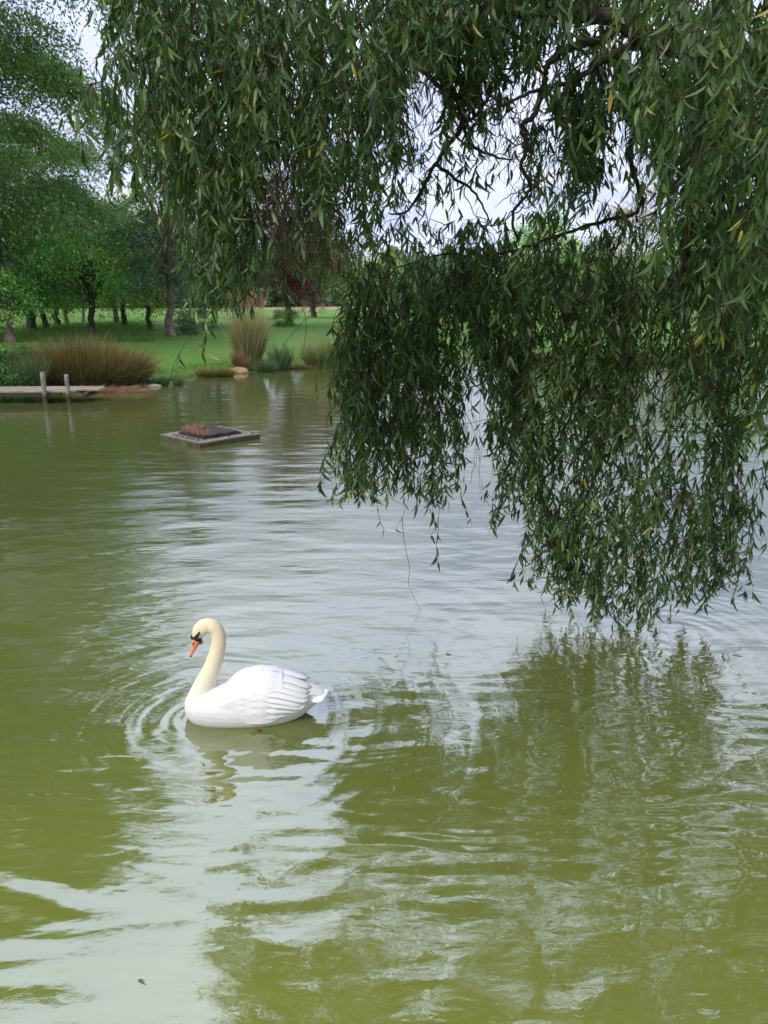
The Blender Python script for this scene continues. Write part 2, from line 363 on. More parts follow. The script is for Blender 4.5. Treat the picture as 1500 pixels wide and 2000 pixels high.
def tree_meshes(seed, H, cr, cb, trunk_r, n_leaf, leaf, nclump=90, flat=.45, droop=.3, fork=.3, trunk_k=8, lean=(0, 0), top=1.0, open_=.0, limb_k=1.0, stubs=0):
    """returns (wood mesh, crown mesh) in local coordinates; H height, cr crown radius, cb crown base height"""
    rg = np.random.default_rng(seed)
    T = Tubes()
    fz = H * fork
    tp = [np.array([lean[0] * k * k + .04 * H * .2 * rg.normal(), lean[1] * k * k + .04 * H * .2 * rg.normal(), 0 + fz * k]) for k in np.linspace(0, 1, 6)]
    tp[0] = np.array([0, 0, -.15])
    rad = trunk_r * np.array([1.45, 1.08, .95, .9, .88, .95])
    top_ = H * .93
    ax = list(tp) + [tp[-1] + np.array([rg.normal() * .03 * H * k, rg.normal() * .03 * H * k, (top_ - fz) * k]) for k in (.25, .5, .75, 1)]
    T.add(ax, np.concatenate([rad, trunk_r * np.array([.7, .48, .28, .08])]), trunk_k)
    for _ in range(stubs):
        z = fz * rg.uniform(.55, 1.0); p = np.array([lean[0], lean[1], 0]) * .5 + np.array([0, 0, z]); az = rg.uniform(0, 6.28); L = rg.uniform(.3, .8)
        T.add([p, p + np.array([math.cos(az), math.sin(az), .5]) * L * .5, p + np.array([math.cos(az) * .9, math.sin(az), 1.0]) * L], [trunk_r * .4, trunk_r * .3, trunk_r * .22], 6)
    # clump centres inside a lumpy ellipsoid, more of them near its surface
    cz = (cb + H) / 2; rz = (H - cb) / 2
    C = []
    ang_l = rg.uniform(0, 6.28, 5)
    while len(C) < nclump:
        v = rg.normal(size=3); v /= np.linalg.norm(v)
        rr = rg.uniform(.35, 1) ** .5
        az = math.atan2(v[1], v[0])
        lump = 1 + .14 * math.sin(2 * az + ang_l[0]) + .12 * math.sin(3 * az + ang_l[1] + 2 * v[2]) + .12 * math.sin(5 * v[2] * 2 + ang_l[2] + az)
        p = v * rr * lump
        s = 1.0 if p[2] < 0 else top
        C.append((p[0] * cr * s, p[1] * cr * s, cz + p[2] * rz))
    C = np.array(C)
    # limbs to a subset of clumps
    nl = int(min(nclump, 34 * limb_k))
    for k in rg.choice(nclump, nl, replace=False):
        e = C[k]; h = rg.uniform(.75, 1) * min(fz + (e[2] - fz) * .45, e[2]); h = max(h, fz * .8)
        kk = min(max((h - fz) / max(top_ - fz, .1), 0), 1)
        s0 = tp[-1] * np.array([1, 1, 0]) + np.array([0, 0, h]); m_ = (s0 + e) / 2 + np.array([0, 0, .08 * H]) + rg.normal(size=3) * .03 * H
        pts = [s0 + (m_ - s0) * q for q in (0, .5)] + [m_, m_ * .45 + e * .55 + rg.normal(size=3) * .02 * H, e]
        r0 = min(trunk_r * (.42 - .25 * kk), .09)
        T.add(pts, [r0, r0 * .75, r0 * .55, r0 * .35, r0 * .1], 5)
    # leaves
    csz = rg.uniform(.7, 1.35, nclump) * (cr * rz * cr) ** (1 / 3) * 1.25 / nclump ** (1 / 3)
    idx = rg.integers(0, nclump, n_leaf)
    out = C - np.array([0, 0, cz]); out[:, 2] *= .3; out /= np.linalg.norm(out, axis=1)[:, None] + 1e-6
    g = rg.normal(size=(n_leaf, 3)) * .55
    g *= csz[idx][:, None]
    g[:, 2] *= flat
    radl = np.hypot(g[:, 0], g[:, 1])
    along = (g * out[idx]).sum(1)
    Pn = C[idx] + g + out[idx] * (.35 * along)[:, None]
    Pn[:, 2] -= droop * (np.maximum(along, 0) + .35 * radl ** 2 / (csz[idx] + 1e-6))
    # twiggy sprays: pull leaves onto lines
    lines = 26
    li = rg.integers(0, lines, n_leaf); d_ = rg.normal(size=(nclump, lines, 3)); d_[:, :, 2] = d_[:, :, 2] * .35 - .3
    d_ += out[:, None, :] * .8
    d_ /= np.linalg.norm(d_, axis=2)[:, :, None]
    tt = rg.uniform(.1, 1.25, n_leaf)[:, None] * csz[idx][:, None]
    Ps = C[idx] + d_[idx, li] * tt + rg.normal(size=(n_leaf, 3)) * leaf * .8
    Ps[:, 2] -= droop * .5 * tt[:, 0] ** 2 / csz[idx]
    use = rg.random(n_leaf) < .62
    Pn = np.where(use[:, None], Ps, Pn)
    Dn = d_[idx, li] + rg.normal(size=(n_leaf, 3)) * .6; Dn[:, 2] -= .35
    Sn = rg.normal(size=(n_leaf, 3)) * .9 + np.array([0, 0, 1.0])
    L = leaf * rg.uniform(.7, 1.4, n_leaf)
    cl_t = rg.normal(size=nclump) * .22
    tint = np.clip(rg.beta(2.0, 2.2, n_leaf) + cl_t[idx], 0, 1) ; hi = rg.random(n_leaf) < .03
    tint = np.where(hi, rg.uniform(.85, 1, n_leaf), tint * .93)
    return T.mesh('trunk'), rhomb_mesh(Pn, Dn, Sn, L, L * .26, tint, 'crown')

def place_tree(name, label, cat, loc, meshes, leafm, barkm, group=None, rz=0, sc=1.0):
    root = empty(name, loc, rz); root.scale = (sc,) * 3
    tag(root, label, cat, group)
    w_, c_ = meshes
    if not w_.materials: w_.materials.append(barkm)
    if not c_.materials: c_.materials.append(leafm)
    a = bpy.data.objects.new('trunk', w_); COL.objects.link(a); a.parent = root
    c = bpy.data.objects.new('crown', c_); COL.objects.link(c); c.parent = root
    return root

# --- the big tree at the left bank
def gp(u, v):
    return onground(u, v)
p = gp(-125, 668)
place_tree('ash_tree', 'huge dark green tree filling the upper left corner with layered drooping foliage', 'tree', p,
           tree_meshes(11, 27, 6.6, 3.0, .42, 360000, .135, 290, .27, .5, .18, lean=(.2, 0), top=.95), M_LEAF_BIG, M_BARK)
p = gp(60, 647)
place_tree('ash_tree', 'tall green tree with spreading layered boughs just right of the huge dark corner tree', 'tree', p,
           tree_meshes(12, 9.6, 4.6, 2.4, .22, 110000, .13, 110, .27, .55, .2), M_LEAF_BIG, M_BARK)
# pollard in front
p = gp(20, 668)
place_tree('pollard_tree', 'pale gnarled pollard trunk with stubby cut branches at the left edge above the jetty', 'tree', p,
           tree_meshes(13, 4.0, 1.5, 1.3, .17, 5200, .12, 30, .5, .3, .38, stubs=9), M_LEAF_ORCH, M_BARK_PALE)
# orchard rows (pixel of trunk base, height, radius, kind)
orch = [(66, 646, 4.6, 2.3, 'orchard tree with short thick trunk, leftmost of the row behind the pollard'),
        (90, 641, 5.2, 2.6, 'orchard tree with leaning dark trunk, second of the row behind the pollard'),
        (112, 636, 5.4, 2.6, 'orchard tree with slim trunk behind and left of the white stake'),
        (132, 633, 5.6, 2.8, 'orchard tree far back in the row just left of the white stake'),
        (180, 656, 4.9, 2.7, 'round orchard tree with straight dark trunk standing alone above the brown sedge'),
        (228, 630, 6.0, 3.2, 'distant orchard tree behind and right of the lone round orchard tree')]
for k, (u, v, hh, rr, lb) in enumerate(orch):
    p = gp(u, v)
    sc = 1.0
    place_tree('orchard_tree', lb, 'tree', p, tree_meshes(40 + k, hh, rr, 1.35, .13 + .02 * (k % 3), 15000, .115, 55, .55, .3, .26, lean=(.12 * (-1) ** k, 0)), M_LEAF_ORCH, M_BARK, 'orchard trees behind the far bank')
p = gp(293, 646)
place_tree('orchard_tree', 'yellow turning orchard tree with a slim dark trunk left of the tall grey trunk', 'tree', p,
           tree_meshes(61, 6.2, 2.5, 1.4, .13, 22000, .115, 60, .55, .3, .25), M_LEAF_YEL, M_BARK, 'orchard trees behind the far bank')
p = gp(245, 636)
place_tree('orchard_tree', 'tall yellow flecked tree between the lone orchard tree and the grey trunk', 'tree', p,
           tree_meshes(62, 8.2, 3.4, 1.6, .16, 30000, .13, 70, .55, .3, .25), M_LEAF_YEL, M_BARK, 'orchard trees behind the far bank')
p = gp(335, 656)
place_tree('conifer_tree', 'tall thin grey green tree with straight bare grey trunk on the far lawn', 'tree', p,
           tree_meshes(63, 7.4, 2.1, 1.6, .17, 17000, .12, 60, .35, .5, .45, lean=(.1, 0), limb_k=1.2), M_LEAF_GREY, M_BARK_PALE)
p = gp(420, 640)
place_tree('green_tree', 'dark green tree behind the silver grass clump', 'tree', p, tree_meshes(64, 5.6, 2.3, 1.3, .15, 15000, .12, 50, .5, .3, .25), M_LEAF_GREY, M_BARK)
# purple-leaved plums
p = gp(566, 634)
place_tree('purple_plum_tree', 'purple leaved tree with forked dark trunk on the far lawn, the taller one', 'tree', p,
           tree_meshes(71, 9.8, 2.7, 1.7, .2, 26000, .13, 60, .6, .2, .2, lean=(-.25, 0), top=.75), M_LEAF_RED, M_BARK, 'purple leaved trees')
p = gp(613, 620)
place_tree('purple_plum_tree', 'purple leaved tree farther back beside the forked one, partly behind the willow', 'tree', p,
           tree_meshes(72, 9.6, 3.2, 1.9, .24, 28000, .15, 60, .6, .2, .2, top=.8), M_LEAF_RED, M_BARK, 'purple leaved trees')
p = gp(400, 622)
place_tree('purple_plum_tree', 'purple leaved treetop rising behind the grey green tree', 'tree', p,
           tree_meshes(73, 10.5, 2.6, 3.0, .2, 11000, .16, 45, .6, .2, .3), M_LEAF_RED, M_BARK, 'purple leaved trees')
# trees behind the willow curtain, right half
bk = [(700, 622, 6.6, 3.4, M_LEAF_OLIVE, 'olive green tree behind the left edge of the willow curtain'),
      (745, 616, 7.2, 3.2, M_LEAF_YEL, 'yellowing tree behind the willow curtain left of centre'),
      (830, 618, 6.2, 3.6, M_LEAF_GREY, 'dull green tree behind the willow under the first sky gap'),
      (905, 610, 7.6, 4.4, M_LEAF_OLIVE, 'distant olive tree below the large sky gap'),
      (1045, 624, 7.8, 3.2, M_LEAF_ORCH, 'green tree with a rounded top right of the large sky gap'),
      (1010, 612, 9.0, 3.4, M_LEAF_RED, 'dull red tree behind the rounded green one'),
      (1140, 622, 7.0, 3.4, M_LEAF_BIG, 'green tree behind the willow below the pale yellow treetop'),
      (1240, 618, 13.2, 3.3, M_LEAF_PALE, 'pale yellow autumn tree seen through the willow gap at upper right'),
      (1330, 626, 6.8, 3.6, M_LEAF_BIG, 'broad green tree behind the willow near the right edge'),
      (1440, 628, 8.6, 3.6, M_LEAF_ORCH, 'tall green tree behind the willow at the right edge'),
      (1580, 634, 9.0, 4.2, M_LEAF_BIG, 'green tree just outside the right edge')]
for k, (u, v, hh, rr, mm, lb) in enumerate(bk):
    if k == len(bk) - 1: continue
    place_tree('broadleaf_tree', lb, 'tree', gp(u, v), tree_meshes(90 + k, hh, rr, 1.5, .2, 11000 if mm != M_LEAF_PALE else 9000, .17, 50, .55, .25, .22, top=.85), mm, M_BARK)
# far-off wood along the horizon
rg = np.random.default_rng(5)
n = 90000; az = rg.uniform(-.75, .75, n); dd = rg.uniform(170, 230, n); top = 10 + 2.2 * np.sin(az * 31) + 1.5 * np.sin(az * 73 + 1) + 1.0 * np.sin(az * 171)
C = np.column_stack([dd * np.sin(az), dd * np.cos(az), 1 + top * rg.uniform(0, 1, n) ** .7])
me = rhomb_mesh(C, rg.normal(size=(n, 3)), rg.normal(size=(n, 3)), rg.uniform(.9, 1.9, n), rg.uniform(.35, .7, n), rg.beta(2, 2, n), 'distant_wood')
tag(link_mesh('distant_wood', me, M_LEAF_GREY), 'hazy dark line of far-off woodland along the horizon', 'woodland', kind='stuff')

# ------------------------------------------------------------------ blades: sedge, grasses, reeds
def blades(name, base, tipv, W, curve, tint, m, parent=None, seg=5):
    """ribbons of width W from base (n,3) going tipv (n,3), bending down by curve"""
    n = len(base); T = np.linspace(0, 1, seg + 1)
    S = np.cross(tipv, np.random.default_rng(1).normal(size=(n, 3))); S /= np.linalg.norm(S, axis=1)[:, None] + 1e-9
    V = []; TT = []
    for q in T:
        c = base + tipv * q; c = c.copy(); c[:, 2] -= curve * q * q
        wdt = (W * (1 - .85 * q ** 2))[:, None]
        V += [c - S * wdt, c + S * wdt]
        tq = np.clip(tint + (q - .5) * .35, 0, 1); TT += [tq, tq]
    V = np.stack(V, 1).reshape(-1, 3); TT = np.stack(TT, 1).ravel()
    k = (seg + 1) * 2; b0 = (np.arange(n) * k)[:, None]
    Q = np.concatenate([b0 + np.array([[2 * i, 2 * i + 1, 2 * i + 3, 2 * i + 2]]) for i in range(seg)])
    return link_mesh(name, np_mesh(name, V, [Q], TT), m, parent)
def clump(name, label, cat, c, n, rx, ry, hmin, hmax, spread, W, mat, tint=(0, 1), curve=.3, seed=0, lean=(0, 0), fan=1.0, rz=0, rough=.16):
    rg = np.random.default_rng(seed)
    a = rg.uniform(0, 2 * math.pi, n); r = np.sqrt(rg.uniform(0, 1, n))
    lx, ly = r * np.cos(a), r * np.sin(a)
    B = np.column_stack([lx * rx, ly * ry, np.zeros(n)])
    Hh = rg.uniform(hmin, hmax, n) * (1 - .25 * r ** 2)
    T = np.column_stack([lx * spread * fan * Hh + rg.normal(size=n) * rough * Hh + lean[0] * Hh, ly * spread * Hh + rg.normal(size=n) * rough * Hh + lean[1] * Hh, Hh])
    tn = np.clip(rg.uniform(tint[0], tint[1], n), 0, 1)
    G = gz(B[:, :2] + np.array([[c.x, c.y]])); B[:, 2] = np.maximum(G, -.05) - c.z
    root = link_blades = blades(name, B, T, W * rg.uniform(.6, 1.3, n), curve * Hh * rg.uniform(.3, 1.6, n), tn, mat)
    root.location = c; tag(root, label, cat); return root
def sp_(u, v): # shore spot
    p = onz(u, v, .12); p.z = max(gz1(p.x, p.y), 0.0); return p
c = sp_(152, 750); c.y += .45
o = clump('sedge_clump', 'large arching red brown and olive sedge clump on the bank behind the jetty', 'sedge', c, 15000, 1.8, .55, 1.05, 2.0, .36, .006, M_SEDGE, (.0, .85), .45, 3, lean=(.10, 0))
c2 = sp_(190, 757); 
o = clump('dead_sedge', 'dry collapsed pinkish brown stems along the waterline below the sedge clump', 'dry sedge', c2, 2200, 1.35, .22, .18, .5, .8, .006, M_SEDGE, (.75, 1.0), 1.1, 4, lean=(.9, -.2))
c = sp_(486, 716); c.y += .3
o = clump('silver_grass', 'tall pale yellow green ornamental grass clump with pink plumes at the water', 'ornamental grass', c, 4200, .40, .3, 1.5, 3.1, .14, .007, M_PLUME, (.15, .9), .35, 5, rough=.12)
# its plumes
rg = np.random.default_rng(8); nb = 46
pl_b = []; pl_t = []
for k in range(nb):
    a = rg.uniform(0, 6.28); r_ = rg.uniform(.1, 1.0); q = np.array([math.cos(a) * r_ * .85 - .1, math.sin(a) * r_ * .6, rg.uniform(1.9, 2.6)])
    for s in range(120):
        tt = rg.uniform(0, 1); pl_b.append(q + np.array([q[0] * .18, q[1] * .18, .42]) * tt); pl_t.append(rg.normal(size=3) * .05 * (1.1 - tt) + np.array([q[0] * .04, 0, .05]))
o2 = blades('plume', np.array(pl_b), np.array(pl_t), np.full(len(pl_b), .006), np.full(len(pl_b), .02), rg.uniform(0, 1, len(pl_b)), M_PLUMEHEAD, o, 2)
c = sp_(462, 722)
clump('dry_grass', 'russet dead stems at the foot of the ornamental grass', 'dry grass', sp_(470, 718), 900, .28, .15, .3, .9, .2, .005, M_SEDGE, (.6, .95), .2, 15)
clump('bank_plants', 'brown and green marginal plants left of the orange stone', 'plants', sp_(420, 729), 1500, .6, .25, .25, .62, .5, .007, M_SEDGE, (.0, .8), .4, 16)
clump('bank_plants', 'low green weeds on the bank right of the sedge clump', 'plants', sp_(322, 744), 1300, .5, .3, .2, .6, .6, .008, M_REED, (.0, .7), .5, 17)
clump('iris_clump', 'upright blue green iris leaves at the water right of the ornamental grass', 'iris', sp_(548, 717), 260, .3, .14, .8, 1.4, .28, .016, M_REED, (.1, .7), .1, 18)
clump('bank_plants', 'short dark green rushes between the ornamental grass and the iris leaves', 'plants', sp_(520, 720), 700, .35, .15, .3, .8, .35, .007, M_REED, (0, .5), .3, 19)
clump('reed_clump', 'yellow green reeds on the bank beside the left edge of the willow', 'reeds', sp_(640, 712), 1600, .8, .35, .9, 2.1, .4, .009, M_PLUME, (.0, .6), .35, 20)
clump('bank_plants', 'low brown fringe of plants along the water left of the yellow green reeds', 'plants', sp_(595, 715), 900, .8, .15, .12, .4, .5, .007, M_SEDGE, (.1, .9), .5, 21)
clump('reed_clump', 'blue green reeds standing between the leafy bush and the sedge clump', 'reeds', sp_(62, 757), 700, .28, .2, .8, 1.5, .22, .008, M_REED, (.05, .4), .15, 22)
for k, (u, v) in enumerate([(1240, 706), (1010, 702), (760, 708)]):
    clump('reed_clump', ['green reeds on the far bank behind the lower right of the willow', 'dull reeds on the far bank behind the middle of the willow', 'pale reeds on the far bank behind the left of the willow'][k], 'reeds',
          sp_(u, v), 1500, 1.5, .4, .4, 1.2, .4, .009, [M_REED, M_SEDGE, M_PLUME][k], (0, .7), .4, 25 + k)
# leafy bush at the left
p = sp_(12, 752); p.y += .6
ro = empty('leafy_bush', p); tag(ro, 'bright green layered leafy bush at the left edge behind the jetty', 'bush')
wm, cm = tree_meshes(120, 1.25, .95, .0, .03, 14000, .07, 40, .5, .5, .1)
link_mesh('stem', wm, M_BARK, ro); link_mesh('foliage', cm, leaf_mat('bush_leaf', [(0, (.03, .10, .02)), (.5, (.07, .18, .03)), (1, (.16, .28, .05))], .3), ro)
p = sp_(-60, 764); p.y += .3
ro = empty('leafy_bush', p); tag(ro, 'low green bush mostly cut off by the left edge beside the jetty', 'bush')
wm, cm = tree_meshes(121, 1.1, 1.3, .0, .03, 9000, .07, 34, .5, .5, .1); link_mesh('stem', wm, M_BARK, ro); link_mesh('foliage', cm, bpy.data.materials['bush_leaf'], ro)
p = gp(556, 638)
ro = empty('small_shrub', p); tag(ro, 'small dark green shrub at the foot of the forked purple tree', 'shrub')
wm, cm = tree_meshes(122, 1.1, .75, .0, .02, 4000, .08, 20, .5, .4, .1); link_mesh('stem', wm, M_BARK, ro); link_mesh('foliage', cm, M_LEAF_BIG, ro)
p = gp(385, 652)
ro = empty('small_shrub', p); tag(ro, 'low dark shrub right of the tall grey trunk on the lawn', 'shrub')
wm, cm = tree_meshes(123, 1.2, .8, .0, .02, 4000, .08, 20, .5, .4, .1); link_mesh('stem', wm, M_BARK, ro); link_mesh('foliage', cm, M_LEAF_GREY, ro)

# orange stone at the waterline
def rock(name, label, loc, size, m, seed=0):
    bm = bmesh.new(); bmesh.ops.create_icosphere(bm, subdivisions=4, radius=1)
    for v in bm.verts:
        d = 1 + .22 * mnoise.noise(v.co * 1.4 + Vector((seed, 0, 0))) + .08 * mnoise.noise(v.co * 4 + Vector((seed, 3, 0)))
        v.co = Vector((v.co.x * size[0], v.co.y * size[1], v.co.z * size[2])) * d
    o = bm_obj(name, bm, m, smooth=True); o.location = loc; tag(o, label, 'stone'); return o
M_STONE = noisy_mat('orange_stone', [(.3, (.20, .12, .06)), (.6, (.32, .21, .11)), (.8, (.40, .29, .17))], 5, .85, 20, .5, .02)
M_STONEG = noisy_mat('grey_stone', [(.3, (.15, .13, .10)), (.7, (.36, .32, .26))], 6, .85, 20, .5, .02)
p = sp_(468, 722); rock('boulder', 'orange sandy stone at the water below the ornamental grass', (p.x, p.y + .02, .06), (.36, .2, .15), M_STONE)
p = sp_(300, 748); rock('boulder', 'small pale stone at the waterline right of the sedge clump', (p.x, p.y, .02), (.22, .12, .07), M_STONEG, 4)
# white stake in the orchard
p = gp(163, 640)
bm = bmesh.new()
add_box(bm, (0, 0, .55), (.13, .13, 1.3), bev=.02); o = bm_obj('wooden_stake', bm, noisy_mat('pale_wood', [(.3, (.38, .35, .28)), (.7, (.62, .58, .48))], 8)); o.location = p; o.rotation_euler = (0, R(6), 0)
tag(o, 'short pale stake standing in the orchard grass left of the lone round tree', 'stake')

# rough grass
rg = np.random.default_rng(21)
def grass_patch(name, label, uv, n, hmin, hmax, W, maxd=1e9, mind=0.15):
    (u0, u1, v0, v1) = uv
    pts = []
    uu = rg.uniform(u0, u1, n); vv = rg.uniform(v0, v1, n)
    r_ = np.stack([(uu - 750) / F, cp + (1000 - vv) / F * sp, -sp + (1000 - vv) / F * cp], 1)
    z = np.full(n, .9)
    for _ in range(5):
        k = (z - CAM_H) / r_[:, 2]; PP = r_ * k[:, None]; z = .5 * z + .5 * gz(PP[:, :2])
    PP = r_ * ((z - CAM_H) / r_[:, 2])[:, None]; z = gz(PP[:, :2]); s_ = sdist(PP[:, :2])
    ok = (s_ > mind) & (s_ < maxd) & (PP[:, 1] > 5) & (PP[:, 1] < 90); PP = PP[ok]; PP[:, 2] = z[ok] - .02; m_ = len(PP)
    Hh = rg.uniform(hmin, hmax, m_)
    T = np.column_stack([rg.normal(size=m_) * .35 * Hh, rg.normal(size=m_) * .35 * Hh, Hh])
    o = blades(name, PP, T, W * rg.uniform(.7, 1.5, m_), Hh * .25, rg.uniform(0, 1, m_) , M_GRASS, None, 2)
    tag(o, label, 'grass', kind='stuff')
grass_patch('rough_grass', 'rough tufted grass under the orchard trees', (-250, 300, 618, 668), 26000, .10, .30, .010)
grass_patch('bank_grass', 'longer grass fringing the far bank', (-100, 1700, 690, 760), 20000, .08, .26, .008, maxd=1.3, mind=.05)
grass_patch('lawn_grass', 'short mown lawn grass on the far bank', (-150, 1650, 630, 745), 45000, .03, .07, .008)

# ------------------------------------------------------------------ jetty
M_WOOD = noisy_mat('weathered_wood', [(.3, (.12, .095, .07)), (.5, (.25, .20, .15)), (.72, (.38, .32, .24))], 7, .85, 26, .5, .006, (.35, 3, 3))
M_POST = noisy_mat('post_wood', [(.3, (.10, .09, .07)), (.5, (.22, .20, .17)), (.75, (.38, .35, .30))], 10, .9, 30, .7, .01, (2, 2, .5))
M_DARKW = noisy_mat('wet_dark_wood', [(.3, (.015, .014, .010)), (.7, (.05, .042, .03))], 8, .7, 20, .5, .01)
pj = onz(88, 789)
ro = empty('wooden_jetty', (pj.x, pj.y, 0), R(2)); tag(ro, 'low weathered plank jetty with two grey posts reaching in from the left edge', 'jetty')
bm = bmesh.new()
for k in range(4):                                   # long planks, uneven ends
    y0 = .12 + k * .27; xe = [.75, 1.28, 1.25, 1.2][k]; xs = -9.5
    add_box(bm, ((xs + xe) / 2, y0 + .12, .30 + .004 * (k % 2)), (xe - xs, .255, .045), bev=.006)
bm_obj('deck', bm, M_WOOD, ro)
for (bx_, ln) in ((-4.6, 9.4),):
    bm = bmesh.new(); add_box(bm, (bx_ + .2, .14, .225), (ln + .2, .09, .10), bev=.008); bm_obj('beam', bm, M_DARKW, ro)
    bm = bmesh.new(); add_box(bm, (bx_ + .3, 1.04, .225), (ln + .6, .09, .10), bev=.008); bm_obj('beam', bm, M_DARKW, ro)
for q in (.98, -.1, -2.3, -4.6, -7):
    bm = bmesh.new(); add_box(bm, (q, .60, .185), (.10, 1.05, .08), bev=.008); bm_obj('crossbeam', bm, M_DARKW, ro)
M_POST, t, b = new_mat('dark_footed_post')  # post colour, darker towards the foot
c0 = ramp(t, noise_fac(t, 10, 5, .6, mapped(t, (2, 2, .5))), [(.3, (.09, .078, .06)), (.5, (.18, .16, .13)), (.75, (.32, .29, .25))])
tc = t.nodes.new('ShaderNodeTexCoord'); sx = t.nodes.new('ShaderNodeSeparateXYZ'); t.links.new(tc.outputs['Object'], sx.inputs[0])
foot_fac = math_node(t, 'MULTIPLY', math_node(t, 'ADD', math_node(t, 'SUBTRACT', sx.outputs[2], .24), math_node(t, 'MULTIPLY', noise_fac(t, 18, 3), .10)), 12, clamp=True)
m1 = t.nodes.new('ShaderNodeMix'); m1.data_type = 'RGBA'; t.links.new(foot_fac, m1.inputs[0]); m1.inputs[6].default_value = (.035, .032, .02, 1); t.links.new(c0, m1.inputs[7])
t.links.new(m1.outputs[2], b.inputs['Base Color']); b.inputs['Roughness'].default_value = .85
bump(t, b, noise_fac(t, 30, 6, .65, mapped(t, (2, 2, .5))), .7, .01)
def post(x, y, h, r, dark_foot=True):
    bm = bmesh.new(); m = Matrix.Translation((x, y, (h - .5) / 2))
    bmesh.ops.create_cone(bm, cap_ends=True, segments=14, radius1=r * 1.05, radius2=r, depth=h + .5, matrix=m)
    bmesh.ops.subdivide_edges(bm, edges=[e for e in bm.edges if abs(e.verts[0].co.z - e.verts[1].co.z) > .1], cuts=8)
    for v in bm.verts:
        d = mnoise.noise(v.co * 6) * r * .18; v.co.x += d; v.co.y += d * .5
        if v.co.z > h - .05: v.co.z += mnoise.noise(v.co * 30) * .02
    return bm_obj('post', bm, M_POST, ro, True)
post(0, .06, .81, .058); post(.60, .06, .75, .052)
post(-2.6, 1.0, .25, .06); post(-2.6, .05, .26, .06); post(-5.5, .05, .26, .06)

# ------------------------------------------------------------------ floating platform
pr = onz(411, 857)
ro = empty('floating_platform', (pr.x, pr.y, 0), R(47)); tag(ro, 'square low wooden raft with a dark raised square in its middle floating on the pond', 'raft')
bm = bmesh.new()
S_ = 1.36
for k in range(6):
    wd = S_ / 6
    add_box(bm, (0, -S_ / 2 + wd * (k + .5), .083 + .002 * (k % 2)), (S_, wd - .006, .028), bev=.004)
M_RAFT = noisy_mat('raft_wood', [(.3, (.05, .045, .032)), (.5, (.15, .13, .10)), (.72, (.27, .235, .185))], 5, .9, 24, .5, .006, (.6, 2.5, 2))
bm_obj('deck', bm, M_RAFT, ro)
bm = bmesh.new()
for s in (-1, 1):
    add_box(bm, (0, s * (S_ / 2 - .02), .009), (S_ - .09, .045, .113), bev=.006)
    add_box(bm, (s * (S_ / 2 - .02), 0, .008), (.045, S_ + .006, .115), bev=.006)
bm_obj('frame', bm, noisy_mat('mossy_wood', [(.3, (.03, .028, .015)), (.55, (.07, .065, .03)), (.75, (.13, .12, .06))], 7, .85, 20, .5, .01), ro)
bm = bmesh.new()
bmesh.ops.create_grid(bm, x_segments=26, y_segments=26, size=.40)
for v in bm.verts: v.co.z = .155 + .018 * mnoise.noise(v.co * 7) + .01 * mnoise.noise(v.co * 22)
r = bmesh.ops.extrude_face_region(bm, geom=bm.faces[:])
for v in [g_ for g_ in r['geom'] if isinstance(g_, bmesh.types.BMVert)]: v.co.z = .135
bm_obj('turf_mat', bm, noisy_mat('dark_turf', [(.3, (.018, .016, .014)), (.6, (.05, .045, .04)), (.8, (.10, .09, .08))], 14, .95, 40, .8, .02), ro)
bm = bmesh.new()
add_box(bm, (0, 0, .114), (.86, .86, .036), bev=.006)
bm_obj('mat_base', bm, M_DARKW, ro)
for k in range(16):
    bm = bmesh.new()
    x, y = random.uniform(-.62, .62), random.uniform(-.62, .62)
    if max(abs(x), abs(y)) < .45: x = -.55
    m = Matrix.Translation((x, y, .104)) @ Matrix.Diagonal((random.uniform(.015, .04), random.uniform(.015, .03), .014, 1))
    bmesh.ops.create_icosphere(bm, subdivisions=2, radius=1, matrix=m)
    bm_obj('moss_clod', bm, M_DARKW, ro, True)
rg = np.random.default_rng(31); n = 230; q = rg.uniform(0, 1, n)
B = np.column_stack([-.36 + rg.normal(size=n) * .05 + .05 * q, -.42 + q * .80 + rg.normal(size=n) * .02, np.full(n, .15)])
B = np.where((rg.random(n) < .35)[:, None], np.column_stack([-.38 + q * .5, .40 + rg.normal(size=n) * .03, np.full(n, .14)]), B)
Rm = np.array(Matrix.Rotation(R(47), 3, 'Z')); B = B @ Rm.T
Hh = rg.uniform(.05, .17, n)
o = blades('red_stonecrop', B, np.column_stack([rg.normal(size=n) * .4 * Hh, rg.normal(size=n) * .4 * Hh, Hh]), np.full(n, .005), Hh * .1, rg.uniform(0, 1, n), M_STONECROP)
o.location = (pr.x, pr.y, 0); tag(o, 'tuft of short reddish stems growing on the left back edge of the raft', 'plant')

